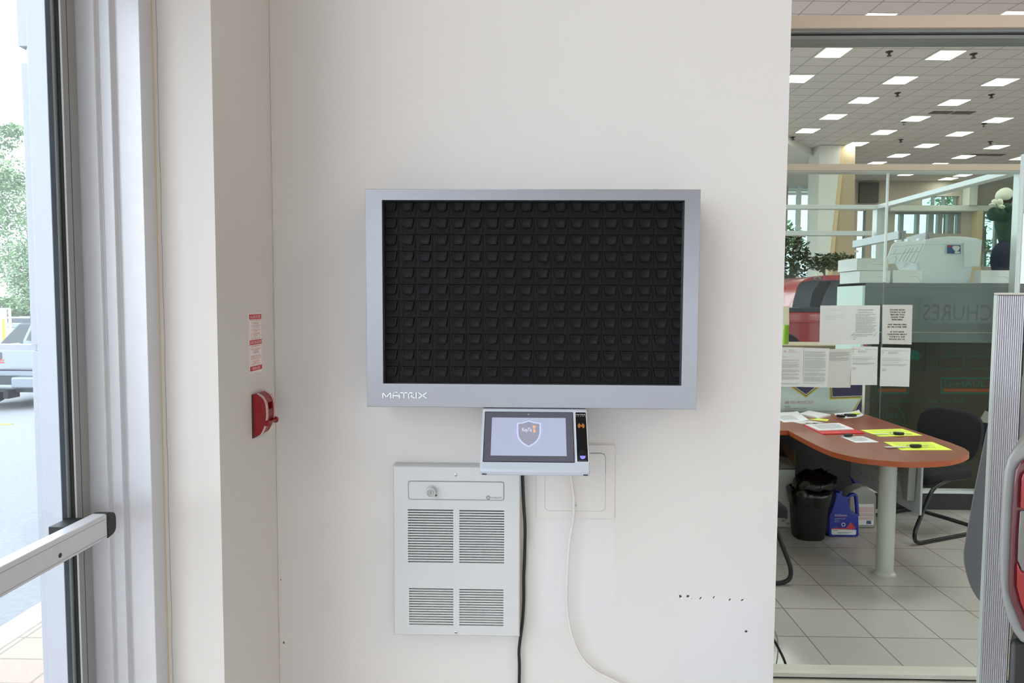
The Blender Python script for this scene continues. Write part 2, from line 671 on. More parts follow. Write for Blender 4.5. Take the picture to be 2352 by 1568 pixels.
# added bare fill lights at ceiling height; the warm pair tints the side return
for (lx, ly, pw) in ((4.0, 4.3, 60), (2.3, 3.7, 35), (9.0, 4.3, 50), (4.0, 9.0, 50), (9.0, 9.0, 80), (14.0, 9.0, 100), (19.0, 14.0, 100), (19.0, 22.0, 100), (6.0, 15.0, 100), (6.0, 22.0, 100), (6.0, -1.5, 80.5), (11.0, -3.0, 80.5)):
    la = bpy.data.lights.new('fill_light', 'AREA')
    la.shape = 'SQUARE'
    la.size = 1.2
    la.energy = pw
    la.color = (1.0, 0.975, 0.95) if pw != 80.5 else (1.0, 0.86, 0.70)
    lo = bpy.data.objects.new('fill_light', la)
    lo.location = (lx, ly, CEIL - 0.05)
    link(lo)

struct('floor', MB().box(-0.95, 28, -8, 34, -0.12, 0), 'floor_tile')
struct('ceiling', MB().box(-1.2, 28, -8, 34, CEIL, CEIL + 0.15), 'ceiling_tile')
wb = struct('wall_back', MB().box(-0.71, 0.705, YW, YG + 0.05, 0, CEIL), 'white_wall_paint')
struct('wall_left', MB().box(-0.842, -0.71, 1.547, YG + 0.05, 0, CEIL), 'white_wall_paint')
struct('wall_outer', MB().box(-1.0, -0.842, 1.6, 6, 0, CEIL).box(-1.0, -0.842, 6, 34, 0, .3).box(-1.0, -0.842, 6, 34, 5.2, CEIL), 'warm_wall_paint')
mb = MB()
for k in range(14):
    mb.box(-0.98, -0.88, 6.1 + k * 2.1, 6.18 + k * 2.1, .3, 5.2)
mb.box(-0.98, -0.88, 6, 34, 2.6, 2.7)
w9 = struct('window_9', mb, 'anodized_aluminium')
ORG[w9] = V(w9.location)
build('glass_pane', MB().box(-.935, -.93, 6, 34, .3, 5.2), 'door_glass', w9)
struct('wall_right', MB().box(28, 28.2, -8, 34, 0, CEIL), 'warm_wall_paint')
struct('wall_front', MB().box(-1.2, 28, -8.2, -8, 2.3, CEIL).box(-1.2, 28, -8.2, -8, -0.12, 0.15), 'warm_wall_paint')
struct('wall_facade', MB().box(-1.1, -0.9, -8, 1.545, 4.4, CEIL), 'warm_wall_paint')
mb = MB()
for k in range(13):
    mb.box(-1.0 + k * 2.3, -0.94 + k * 2.3, -8.15, -8.05, 0.15, 2.3)
mb.box(-1.1, 28, -8.15, -8.05, 1.0, 1.06)
w6 = struct('window_6', mb, 'anodized_aluminium')
ORG[w6] = V(w6.location)
build('glass_pane', MB().box(-.9, 28, -8.11, -8.105, .15, 2.3), 'door_glass', w6)
# flush corner bead where the return meets the main wall
struct('trim_6', MB().tube([(-0.7085, YW - 0.0015, 0.02), (-0.7085, YW - 0.0015, CEIL - 0.02)], 0.0014, 6), 'white_wall_paint', smooth=60)

# scars in the plaster low on the main wall
def wall_scar(x, y, sx, sy, ang, nm='plaster_dent', m='plaster_dent'):
    c = aY(x, y, YW - 0.0004)
    k = YW / FPX
    pts = []
    rnd = random.Random(int(x * 7 + y))
    for i in range(9):
        a = 2 * PI * i / 9
        r = rnd.uniform(0.65, 1.15)
        px, py = math.cos(a) * sx * r, math.sin(a) * sy * r
        pts.append(V((c.x + (px * math.cos(ang) - py * math.sin(ang)) * k, c.y, c.z + (px * math.sin(ang) + py * math.cos(ang)) * k)))
    build(nm, MB().prism(pts, (0, -0.0006, 0)), m, wb)
ORG[wb] = V(wb.location)
for (x, y, sx, sy, an) in ((1562, 1369, 3.0, 4.4, .3), (1580, 1368.5, 3.6, 3, .6), (1588, 1374, 1.1, .8, 0), (1609.5, 1372.5, 4.2, 1.7, .8), (1639.5, 1371, 3.6, 1.5, 1.1),
                           (1676, 1376.5, 3.2, 2.2, .9), (1704, 1377.5, 3.8, 1.8, .5), (1713.5, 1449, 3.6, 3.2, 0), (652, 1475, 2, 3, 0), (645, 1331, 1.2, 1.8, 0)):
    wall_scar(x, y, sx, sy, an)
for (x, y, sx, sy, an) in ((1565, 1373, 2, 2.6, .3), (1585, 1371, 1.2, 2.4, .6), (1612, 1374, 2.6, 1, .8), (1641.6, 1372, 2, .9, 1.1), (1679, 1378, 2, 1.2, .9), (1707, 1379.2, 2.6, 1, .5), (1717, 1452, 1, 1.6, .4)):
    wall_scar(x, y, sx, sy, an, 'plaster_chip', 'plaster_chip')
# filled and repainted areas of the main wall, a touch bluer than the old paint
def wall_patch(pts, off):
    P = round_poly([aY(x, y, YW - off) for x, y in pts], 0.03)
    build('paint_patch', MB().prism(P, (0, off * 0.7, 0)), 'patch_paint', wb)
wall_patch([(1562, 1398), (1600, 1366), (1755, 1380), (1772, 1560), (1560, 1566)], 0.0004)
wall_patch([(1224, 1196), (1412, 1196), (1414, 1350), (1400, 1410), (1240, 1440)], 0.0005)

# ------------------------------------------------------------------ entrance door on the left
def pX(x, Y, y=782): return aY(x, y, Y).x
def pY(x, X, y=782): return aX(x, y, X).y

Yj = 1.547
Xa = -0.842
Ya = pY(339, Xa)
Xb = pX(281, Ya); Yb = pY(272, Xb)
Xc = pX(245, Yb); Yc = pY(237, Xc)
Xd = pX(198.5, Yc)
DH = 2.44
prof = [(Xa, Yj), (Xa, Ya), (Xb, Ya), (Xb, Yb), (Xc, Yb), (Xc, Yc), (Xd - 0.004, Yc), (Xd - 0.016, Yc), (Xd - 0.016, Yj)]
struct('trim_1', MB().prism([(x, y, 0) for x, y in prof], (0, 0, 4.4)), 'anodized_aluminium', bevel=0.0012, seg=2)
struct('trim_2', MB().box(-0.862, -0.8415, Yj - 0.008, Yj + 0.004, 0, CEIL), 'caulk', bevel=0.002)
crack = cr_path([(-0.833 + 0.0006 * math.sin(i * 2.3) + 0.0004 * math.sin(i * 5.1), Yj - 0.0002, i * 0.06) for i in range(46)], 2)
struct('trim_7', MB().tube(crack, 0.0004, 4), 'crack_line')
# door head and the glazing over and beside the door
struct('trim_3', MB().box(Xd - 0.05, Xc, 0.4, Yc + 0.03, DH, DH + 0.1).box(Xd - 0.05, Xb, 0.42, Yb + 0.03, DH + 0.03, DH + 0.1), 'anodized_aluminium', bevel=0.002)
Xg = Xd - 0.003
Ys = pY(162, Xd)
dr = thing('door_1', 'silver aluminium glass door at the far left with a push bar', 'door', (Xd, 1.0, 0))
del dr['category']
del dr['label']
dr['kind'] = 'structure'
mb = MB()
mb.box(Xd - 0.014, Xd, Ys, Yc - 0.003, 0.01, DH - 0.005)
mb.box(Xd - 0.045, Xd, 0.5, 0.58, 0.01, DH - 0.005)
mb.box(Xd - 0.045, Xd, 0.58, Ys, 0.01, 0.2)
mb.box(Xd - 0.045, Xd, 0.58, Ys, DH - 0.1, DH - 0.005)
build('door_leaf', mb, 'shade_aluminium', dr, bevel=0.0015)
# fine groove along the stile
build('stile_groove', MB().box(Xd - 0.001, Xd + 0.0004, pY(177.5, Xd), pY(176.3, Xd), 0.02, DH - 0.02), 'dark_gasket', dr)
y0 = pY(153.5, Xd - .001)
build('gasket', MB().box(Xd - .004, Xd - .001, y0, Ys + 0.001, 0.2, DH - 0.1), 'black_rubber', dr)
build('glass_bead', MB().box(Xd - 0.0012, Xd + 0.0006, Ys - 0.0016, Ys + 0.002, 0.02, DH - 0.02), 'window_white', dr)
Xs = Xd - 0.0060
ya = pY(153.5, Xs); yb = pY(141.5, Xs); yc = pY(130.5, Xs)
build('spacer', MB().box(Xs - 0.0012, Xs, min(ya, yb), max(ya, yb), 0.2, DH - 0.1), 'spacer', dr)
build('edge_seal', MB().box(Xs - 0.0015, Xs - 0.0003, min(yb, yc), max(yb, yc), 0.2, DH - 0.1), 'dark_gasket', dr)
build('glass_pane', MB().box(Xd - .0052, Xd - .0022, 0.58, y0 + .004, 0.2, DH - 0.1), 'door_glass', dr)
bX1 = aY(246, 1179, 1.395).x; bX0 = aY(212, 1177, 1.395).x
bz1 = aY(246, 1179, 1.395).z; bz0 = aY(249, 1235, 1.395).z
pb = build('push_bar', MB().box(bX0, bX1, 0.56, 1.395, bz0, bz1), 'anodized_aluminium', dr, bevel=0.003)
cap = MB().prism(round_poly([(bX0 + 0.001, 1.395, bz0 - .001), (bX0 + 0.001, 1.425, bz0 + .004), (bX0 + 0.001, 1.425, bz1 - .004), (bX0 + 0.001, 1.395, bz1 + .001)], [0, .015, .015, 0]), (bX1 - bX0, 0, 0))
build('end_cap', cap, 'black_rubber', pb, bevel=0.002)
sc = aX(138, 1275, bX1)
build('screw', MB().lathe((bX1 - 0.001, sc.y, sc.z), (1, 0, 0), [(0.0045, 0), (0.0045, 0.0016), (0.002, 0.002)], 12), 'black_print', pb)
build('bar_groove', MB().box(bX1 - 0.0004, bX1 + 0.0003, 0.56, 1.394, bz1 - 0.0105, bz1 - 0.0095).box(bX1 - 0.0004, bX1 + 0.0003, 0.56, 1.394, bz0 + 0.006, bz0 + 0.007), 'frame_grey', pb)
build('bar_bracket', MB().box(Xd, bX0, 1.33, 1.39, bz0 + .008, bz1 - .008).box(Xd, bX0, 0.54, 0.58, bz0 + .008, bz1 - .008), 'black_rubber', pb)
# fixed glazing further along the facade, mostly behind the camera, and over the door
mb = MB()
for yy in (0.43, -1.0, -2.4, -3.8, -5.2, -6.6, -7.98):
    mb.box(-1.02, -0.94, yy - 0.03, yy + 0.03, 0, 4.4)
mb.box(-1.02, -0.94, -8, 0.4, 0, 0.12).box(-1.02, -0.94, -8, 1.5, 4.3, 4.4).box(-1.02, -0.94, -8, 0.4, DH, DH + .1)
wn = struct('window_1', mb, 'anodized_aluminium')
ORG[wn] = V(wn.location)
build('glass_pane', MB().box(-0.985, -0.98, -7.9, 0.4, 0.12, DH).box(-0.985, -0.98, -7.9, 1.45, DH + .1, 4.3), 'door_glass', wn)

# ------------------------------------------------------------------ vestibule post outside the door
Yv = 2.2
vx = [aY(x, 800, Yv).x for x in (66, 87.5, 130)]
zt = aY(70, 105, Yv).z
zr = aY(80, 801, Yv).z
mb = MB().prism([(vx[1], Yv, -.1), (vx[2], Yv, -.1), (vx[2], Yv, 4.2), (vx[1], Yv, 4.2)], (-.10, .12, 0))
vp = struct('window_2', mb, 'outdoor_aluminium', bevel=0.002)
ORG[vp] = V(vp.location)
build('glazing_bead', MB().box(vx[0], vx[1] - 0.001, Yv + 0.012, Yv + 0.10, -0.1, zr - 0.008), 'outdoor_aluminium', vp, bevel=0.0015)
build('glazing_bead', MB().box(vx[0], vx[1] - 0.001, Yv + 0.012, Yv + 0.10, zr + 0.012, zt - 0.05), 'outdoor_aluminium', vp, bevel=0.0015)
build('glazing_bead', MB().box(vx[0] - 0.002, vx[1] - 0.001, Yv + 0.004, Yv + 0.10, zt, 4.2), 'outdoor_aluminium', vp, bevel=0.0015)
build('seam', MB().box(vx[1] - 0.0015, vx[1] - 0.0002, Yv + 0.011, Yv + 0.09, -0.1, zt - .05), 'dark_gasket', vp)
build('crossbar', MB().box(-3.4, vx[1], Yv + 0.03, Yv + 0.09, zr - 0.007, zr + 0.011), 'outdoor_aluminium', vp)
build('glass_pane', MB().box(-3.4, vx[0], Yv + 0.055, Yv + 0.06, 0.0, 4.2), 'door_glass', vp)

# ------------------------------------------------------------------ the ground outside
ks0, ks1 = -2.52, -2.705
def slope(x):   # the lot falls away from the kerb
    return -0.17 - max(0.0, (-2.705 - x)) * 0.048
struct('ground_paving', MB().box(ks0, -1.0, -8, 30, -0.3, -0.1), 'brick_paver')
struct('ground_kerb', MB().box(ks1, ks0 - 0.004, -8, 30, -0.3, -0.098), 'kerb', bevel=0.012)
rd = MB()
xs_ = [-2.705, -10, -20, -60]
for a, b in zip(xs_, xs_[1:]):
    rd.quad((b, -20, slope(b)), (a, -20, slope(a)), (a, 120, slope(a)), (b, 120, slope(b)))
rd.quad((-60, 30, -0.4), (-1.2, 30, -0.4), (-1.2, 120, -0.4), (-60, 120, -0.4))
rd.quad((-1.2, 34.5, -0.3), (70, 34.5, -0.3), (70, 120, -0.3), (-1.2, 120, -0.3))
rd.quad((-1.2, -60, -0.3), (70, -60, -0.3), (70, -8.2, -0.3), (-1.2, -8.2, -0.3))
rd.quad((28.2, -60, -0.3), (90, -60, -0.3), (90, 120, -0.3), (28.2, 120, -0.3))
struct('ground_asphalt', rd, 'asphalt', weld=True)
ym = aZ(10, 975, slope(-8.5)); 
struct('ground_marking', MB().prism([(ym.x + a_, ym.y + b_, slope(ym.x + a_) + .002) for a_, b_ in ((-.6, -.05), (.12, -.05), (.12, .05), (-.6, .05))], (0, 0, .006)), 'safety_yellow')

# ================================================================== key cabinet
YC = 1.76
tl, tr, bl, br = aY(841, 432.5, YC), aY(1608, 438, YC), aY(842, 935, YC), aY(1600, 936.5, YC)
cx0, cx1 = (tl.x + bl.x) / 2, (tr.x + br.x) / 2
cz1, cz0 = (tl.z + tr.z) / 2, (bl.z + br.z) / 2
o1, o2, o3, o4 = aY(878, 457.5, YC), aY(1571, 461.5, YC), aY(879, 882, YC), aY(1567, 884, YC)
ox0, ox1 = (o1.x + o3.x) / 2, (o2.x + o4.x) / 2
oz1, oz0 = (o1.z + o2.z) / 2, (o3.z + o4.z) / 2
kc = thing('key_cabinet', 'wide silver-grey key cabinet with a grid of black slots on the white wall', 'key cabinet', ((cx0 + cx1) / 2, YW, cz0))
DEEP = 0.034
mb = MB()
mb.box(cx0, ox0, YC, YC + DEEP, cz0, cz1).box(ox1, cx1, YC, YC + DEEP, cz0, cz1)
mb.box(ox0, ox1, YC, YC + DEEP, oz1, cz1).box(ox0, ox1, YC, YC + DEEP, cz0, oz0)
build('frame', mb, 'cabinet_grey', kc)
build('frame_edge', MB().tube([(cx0, YC + .001, cz0), (cx1, YC + .001, cz0), (cx1, YC + .001, cz1), (cx0, YC + .001, cz1)], 0.0013, 8, closed=True), 'cabinet_grey', kc, smooth=60)
build('case', MB().box(cx0 + .0015, cx1 - .0015, YC + DEEP, YW, cz0 + .0015, cz1 - .0015), 'cabinet_grey', kc)
# slot grid: housings with ribs, notches and grooves
YS = YC + DEEP - 0.005
NX, NZ = 18, 11
g0 = aY(877.6, 457, YS); g1 = aY(877.6 + 38.65 * 18, 457 + 38.6 * 11, YS)
gx0, gz1 = g0.x, g0.z
cw = (g1.x - g0.x) / NX
ch = (oz1 - oz0) / NZ * 1.001
gz1 = oz1 + 0.0005
grid = MB()
dark = MB()
dark.box(ox0, ox1, YS + 0.002, YC + DEEP - .0002, oz0, oz1)
for j in range(NZ):
    for i in range(NX):
        x0 = gx0 + i * cw; z1 = gz1 - j * ch
        xa, xb = max(x0 + .0006, ox0 + .0003), min(x0 + cw - .0006, ox1 - .0003)
        za, zb = max(z1 - ch + .0014, oz0 + .0003), min(z1 - .0010, oz1 - .0003)
        if xb <= xa: continue
        # sloping cell plate, its foot standing further out than its head
        grid.add([(xa, YS + .0012, zb), (xb, YS + .0012, zb), (xb, YS - .0022, za), (xa, YS - .0022, za),
                  (xa, YS + .003, zb), (xb, YS + .003, zb), (xb, YS + .003, za), (xa, YS + .003, za)],
                 [(0, 3, 2, 1), (4, 5, 6, 7), (0, 1, 5, 4), (1, 2, 6, 5), (2, 3, 7, 6), (3, 0, 4, 7)])
        for q in range(4):   # ribs on the sill
            zz = z1 - ch * (0.70 + q * 0.065)
            grid.box(x0 + cw * .24, x0 + cw * .74, YS - .0028, YS + .001, zz - .0005, zz + .0005)
        for s_ in (-1, 1):   # raised shoulders
            xc = x0 + cw * (0.5 + s_ * 0.36)
            zz = z1 - ch * .66
            grid.add([(xc - s_ * .0028, YS - .0032, zz - .002), (xc + s_ * .0028, YS - .0032, zz + .003), (xc + s_ * .0028, YS - .004, zz - .013), (xc - s_ * .0028, YS - .004, zz - .013),
                      (xc - s_ * .0028, YS + .002, zz - .002), (xc + s_ * .0028, YS + .002, zz + .003), (xc + s_ * .0028, YS + .002, zz - .013), (xc - s_ * .0028, YS + .002, zz - .013)],
                     [(0, 1, 2, 3), (7, 6, 5, 4), (0, 4, 5, 1), (1, 5, 6, 2), (2, 6, 7, 3), (3, 7, 4, 0)])
for j in range(NZ):
    for i in range(NX):
        x0 = gx0 + i * cw; z1 = gz1 - j * ch
        if i:
            dark.lathe((x0 + .0004, YS - .0021, z1 - ch + .0052), (0, -1, 0), [(.0021, 0), (.0021, .0007)], 8)
        # deep seam that runs round each flap
        P = round_poly([(x0 + cw * .085, 0, z1 - .001), (x0 + cw * .925, 0, z1 - .001), (x0 + cw * .825, 0, z1 - ch * .648), (x0 + cw * .19, 0, z1 - ch * .648)], [.0008, .0008, .0065, .0065], 4)
        P = [V((p.x, YS + .0014 - .0038 * (z1 - p.z) / ch, p.z)) for p in P]
        P = [V((min(max(p.x, ox0 + .0003), ox1 - .0003), p.y, p.z)) for p in P]
        dark.prism(P, (0, -.0006, 0))
nf = len(grid.f)
grid.add(dark.v, dark.f)
sgr = build('slot_grid', grid, 'black_plastic', kc)
sgr.data.materials.append(MATS['seam_black'])
for p in sgr.data.polygons:
    if p.index >= nf:
        p.material_index = 1

def flap_shape(mb, x0, z1):
    a = [(x0 + cw * .115, z1 - .0012), (x0 + cw * .885, z1 - .0012), (x0 + cw * .79, z1 - ch * .605), (x0 + cw * .22, z1 - ch * .605)]
    P = round_poly([(x, 0, z) for x, z in a], [.0008, .0008, .0055, .0055], 4)
    def at(p, k):
        t = (z1 - p.z) / (ch * .605)
        return V((p.x, YS - k - .003 * t, p.z))
    cxm = x0 + cw * .5; czm = z1 - ch * .3
    def shrink(p, s_, sz):
        return V((cxm + (p.x - cxm) * s_, 0, czm + (p.z - czm) * sz))
    rings = [[at(p, -.003) for p in P], [at(p, .0028) for p in P], [at(shrink(p, .93, .95), .0042) for p in P],
             [at(shrink(p, .70, .78), .0042) for p in P], [at(shrink(p, .66, .74), .0034) for p in P]]
    mb.loft(rings)
    # thumb grip dots
    for r in range(4):
        for c in range(6):
            x = cxm + (c - 2.5 + (r % 2) * .5) * .0022
            z = z1 - ch * (.14 + r * .055)
            y = YS - .0034 - .003 * (z1 - z) / (ch * .605)
            d = .0006
            mb.add([(x - d, y - .0001, z), (x, y - .0001, z - d), (x + d, y - .0001, z), (x, y - .0001, z + d), (x, y - .0006, z)], [(0, 1, 4), (1, 2, 4), (2, 3, 4), (3, 0, 4)])
cells = sorted(((i, j) for i in range(NX) for j in range(NZ)), key=lambda c: (c[0] - 8.5) ** 2 + (c[1] - 5) ** 2 * 1.0)
rnear, rfar = cells[:100], cells[100:]
i0, j0 = rnear[0]
mb = MB(); flap_shape(mb, gx0 + i0 * cw, gz1 - j0 * ch)
fl = build('key_flap', mb, 'flap_plastic', kc, smooth=50)
for (i, j) in rnear[1:]:
    c = fl.copy()
    c.location = V(fl.location) + V(((i - i0) * cw, 0, -(j - j0) * ch))
    C.objects.link(c)
    c.parent = kc
mb = MB()
for (i, j) in rfar:
    flap_shape(mb, gx0 + i * cw, gz1 - j * ch)
ff = build('key_flap', mb, 'flap_plastic', kc, smooth=50, kind='stuff')

# raised chrome letters on the lower rail
la, lb = aY(879.5, 899.5, YC), aY(980, 899.5, YC)
lc = aY(879.5, 913, YC)
fr = Fr(la, V((lb.x, YC, la.z)), V((la.x, YC, lc.z)))
mb = MB()
wl = .0022
LET = [  # strokes in the word's own box, x 0..1, y 0..1
    [(.005, 1), (.005, .02), (.085, .88), (.185, .05), (.185, 1)],
    [(.24, 1), (.24, .35), (.26, .12), (.29, .05), (.345, .05), (.365, .12), (.385, .35), (.385, 1)],
    [(.25, .62), (.375, .62)],
    [(.41, .1), (.56, .1)], [(.485, .1), (.485, 1)],
    [(.595, 1), (.595, .12), (.69, .12), (.715, .25), (.715, .48), (.69, .6), (.615, .6), (.73, 1)],
    [(.765, .08), (.765, 1)],
    [(.82, .08), (1.0, 1)], [(.82, 1), (1.0, .08)],
]
for pl in LET:
    mb.stroke(fr, pl, wl, 0.0, 0.0035)
build('lettering', mb, 'letter_silver', kc, label='raised chrome letters MATRIX')
for (x, z) in ((cx0 + .006, cz1 - .005), (cx1 - .006, cz1 - .005)):
    build('screw', MB().lathe((x, YC + .0005, z), (0, -1, 0), [(.0016, 0), (.0016, .0008)], 10), 'frame_grey', kc)

# ================================================================== touch terminal below the cabinet
Yt, Yb2 = 1.752, 1.645
A, B = aY(1106.5, 939, Yt), aY(1346, 939.5, Yt)
Cc, D = aY(1103.5, 1081, Yb2), aY(1357, 1081.5, Yb2)
tz1 = (A.z + B.z) / 2; tz0 = (Cc.z + D.z) / 2
tx0, tx1 = (A.x + Cc.x) / 2, (B.x + D.x) / 2
lip = aY(1230, 1093, Yb2 + .004).z
kt = thing('key_terminal', 'grey touch screen terminal hanging tilted below the key cabinet', 'terminal', ((tx0 + tx1) / 2, YW, lip))
side = [(tx0, Yt - .002, tz1), (tx0, Yb2, tz0), (tx0, Yb2 + .004, lip), (tx0, YW - 0.03, lip + .05), (tx0, YW - .03, tz1)]
build('housing', MB().prism(side, (tx1 - tx0, 0, 0)), 'terminal_grey', kt, bevel=.004, seg=3)
build('wall_bracket', MB().box(tx0 + .05, tx1 - .05, YW - .04, YW, tz1 - .09, tz1 - .004), 'terminal_under', kt)
ft = Fr(V((tx0, Yt - .002, tz1)), V((tx1, Yt - .002, tz1)), V((tx0, Yb2, tz0)))
FN = ft.n
def fq(pts):
    """photo points on the sloping face -> frame fractions"""
    out = []
    for x, y in pts:
        p = aP(x, y, ft.o, FN) - ft.o
        out.append((p.dot(ft.x) / ft.w, p.dot(ft.y) / ft.h))
    return out
def plate(mb, q, k0, k1, rad=0):
    P = [ft.p(a, b, k0) for a, b in q]
    if rad: P = round_poly(P, rad)
    return mb.prism(P, FN * (k1 - k0))
def rectify(q):
    a0 = (q[0][0] + q[3][0]) / 2; a1 = (q[1][0] + q[2][0]) / 2
    b0 = (q[0][1] + q[1][1]) / 2; b1 = (q[2][1] + q[3][1]) / 2
    return [(a0, b0), (a1, b0), (a1, b1), (a0, b1)]
scr = rectify(fq([(1115, 946.5), (1313, 947.5), (1320, 1060.5), (1111, 1060)]))
dis = rectify(fq([(1129.5, 959.5), (1297.5, 960), (1303, 1047.5), (1127.5, 1046.5)]))
rd_ = rectify(fq([(1320, 947), (1344, 947.5), (1352.5, 1060.5), (1327, 1061)]))
mb = MB(); plate(mb, [(a + (-.006 if a < .4 else .006), b + (-.008 if b < .5 else .008)) for a, b in scr], -.001, .0008, .002)
build('screen_gasket', mb, 'gloss_black', kt)
mb = MB(); plate(mb, scr, 0, .0012, .0015)
sg = build('screen', mb, 'screen_glass', kt)
mb = MB(); plate(mb, dis, .0011, .0016)
sd = build('display', mb, 'display', sg)
def dP(u, v): return (dis[0][0] + (dis[1][0] - dis[0][0]) * u, dis[0][1] + (dis[3][1] - dis[0][1]) * v)
def poly_on(mb, pts, k0, k1):
    return mb.prism([ft.p(*dP(u, v), k0) for u, v in pts], FN * (k1 - k0))
shield = [(.36, .17), (.43, .155), (.50, .105), (.57, .15), (.645, .165), (.645, .40), (.63, .52), (.60, .61), (.56, .68), (.50, .745), (.44, .68), (.40, .61), (.37, .52), (.36, .40)]
big = [(.5 + (u - .5) * 1.14, .40 + (v - .40) * 1.11) for u, v in shield]
mb = MB(); poly_on(mb, big, .0016, .0018); build('glow', mb, 'display_glow', sg)
mb = MB(); poly_on(mb, shield, .0018, .002); build('shield_emblem', mb, 'display_shield', sg)
mb = MB().text('KeyTa', ft, *dP(.412, .37), .0105, .024, 'l', .0022)
build('lettering', mb, 'display_text', sg, label='pale letters KeyTa on the screen')
mb = MB()
p_ = ft.p(*dP(.572, .245), .0021)
mb.lathe(p_, FN, [(.0042, 0), (.0042, .0003)], 16)
q0, q1 = dP(.562, .26), dP(.582, .40)
mb.prism([ft.p(q0[0], q0[1], .0021), ft.p(q1[0], q0[1], .0021), ft.p(q1[0], q1[1], .0021), ft.p(q0[0], q1[1], .0021)], FN * .0003)
q0, q1 = dP(.582, .34), dP(.594, .39)
mb.prism([ft.p(q0[0], q0[1], .0021), ft.p(q1[0], q0[1], .0021), ft.p(q1[0], q1[1], .0021), ft.p(q0[0], q1[1], .0021)], FN * .0003)
build('key_emblem', mb, 'display_orange', sg)
cm = fq([(1214, 952)])[0]
build('camera_lens', MB().lathe(ft.p(cm[0], cm[1], .0012), FN, [(.0011, 0), (.0011, .0004)], 10), 'white_print', sg)
# reader strip
mb = MB(); plate(mb, [(a + (-.006 if i in (0, 3) else .006), b + (-.008 if i < 2 else .008)) for i, (a, b) in enumerate(rd_)], -.001, .0012, .001)
build('reader_rim', mb, 'white_print', kt)
mb = MB(); plate(mb, rd_, 0, .0018, .001)
rp = build('reader_panel', mb, 'black_plastic', kt)
def rP(u, v): return (rd_[0][0] + (rd_[1][0] - rd_[0][0]) * u, rd_[0][1] + (rd_[3][1] - rd_[0][1]) * v)
rw = (rd_[1][0] - rd_[0][0]) * ft.w
mb = MB().text('MATRIX', ft, *rP(.5, .062), .0032, rw * .9, 'c', .0021)
for i, c_ in enumerate('FRAME'):
    mb.text(c_, ft, *rP(.07 + i * .215, .092), .0022, None, 'c', .0021)
build('lettering', mb, 'white_print', rp, label='small white letters MATRIX FRAME')
build('fine_print', MB().text('matrix-cabinet.com', ft, *rP(.5, .992), .0016, rw * .8, 'c', .0021), 'white_print', rp)
mb = MB()
ctr = rP(.5, .285)
ca, cb = ctr[0] * ft.w, ctr[1] * ft.h
mb.lathe(ft.p(ctr[0], ctr[1], .002), FN, [(.0016, 0), (.0016, .0004)], 14)
for r in (.0032, .0048, .0064, .0080):
    for s_ in (-1, 1):
        pts = []
        for k in range(11):
            a = math.radians(-58 + k * 10.6)
            pts.append(((ca + s_ * math.cos(a) * r) / ft.w, (cb + math.sin(a) * r) / ft.h))
        mb.stroke(ft, pts, .0009, .0018, .0022)
build('wave_emblem', mb, 'orange_print', rp, label='orange radio wave symbol')
mb = MB()
q = [rP(.12, .985), rP(.12, .86), rP(.2, .80), rP(.5, .765), rP(.8, .80), rP(.88, .86), rP(.88, .985)]
mb.prism([ft.p(a, b, .001) for a, b in q], FN * .0032)
fs = build('fingerprint_sensor', mb, 'gloss_black', rp, bevel=.0008)
mb = MB()
q = [rP(.25, .895), rP(.78, .895), rP(.74, .93), rP(.62, .953), rP(.5, .958), rP(.38, .953), rP(.29, .93)]
mb.prism([ft.p(a, b, .0042) for a, b in q], FN * .0005)
build('sensor_window', mb, 'sensor_blue', fs)
for sx_ in (0, 1):
    xx = tx0 + .006 if sx_ == 0 else tx1 - .016
    build('latch_slot', MB().box(xx, xx + .011, Yb2 + .0005, Yb2 + .006, lip + .003, lip + .0055), 'black_print', kt)
# things hanging from the terminal
cab = cr_path([aY(x, y, YW - .022) for x, y in ((1200, 1080), (1201, 1110), (1203, 1160), (1206, 1210), (1205, 1280), (1203, 1330), (1203, 1380), (1200, 1430), (1195, 1470), (1192, 1500), (1193, 1540), (1191, 1640), (1190, 1760))], 5)
cb_ = MB().tube([V((p.x, YW - .012 if p.z < .9 else p.y, p.z)) for p in cab], .0046, 10)
build('black_cable', cb_, 'black_cable', None, loc=base_of(cb_), smooth=60, label='thick black power cable running down beside the wall heater', cat='cable')
cab = cr_path([aY(x, y, YW - .02) for x, y in ((1308, 1080), (1313, 1110), (1318, 1150), (1317, 1190), (1310, 1230), (1305, 1280), (1302, 1340), (1302, 1385), (1307, 1430), (1319, 1475), (1340, 1514), (1370, 1542), (1410, 1562), (1460, 1590), (1520, 1640))], 5)
cb_ = MB().tube(cab, .0036, 10)
build('white_cable', cb_, 'white_cable', None, loc=base_of(cb_), smooth=60, label='thin white cable curving down the wall away from the terminal', cat='cable')

# ================================================================== wall heater
YH = YW - .042
h0, h1 = aY(905, 1072, YH), aY(1191, 1460, YH)
hx0, hx1, hz1, hz0 = h0.x, h1.x, h0.z, h1.z
wh = thing('wall_heater', 'white recessed electric wall heater with louvered grilles below the cabinet', 'heater', ((hx0 + hx1) / 2, YW, hz0))
fh = Fr(V((hx0, YH, hz1)), V((hx1, YH, hz1)), V((hx0, YH, hz0)))
def hq(x, y):
    p = aY(x, y, YH); return ((p.x - hx0) / fh.w, (hz1 - p.z) / fh.h)
def hbox(mb, x0, y0, x1, y1, k0, k1):
    a0, b0 = hq(x0, y0); a1, b1 = hq(x1, y1)
    return mb.slab(fh, a0, a1, b0, b1, k0, k1)
build('back_flange', MB().box(hx0 - .004, hx1 + .004, YW - .004, YW, hz0 - .004, hz1 + .003), 'heater_white', wh, bevel=.0015)
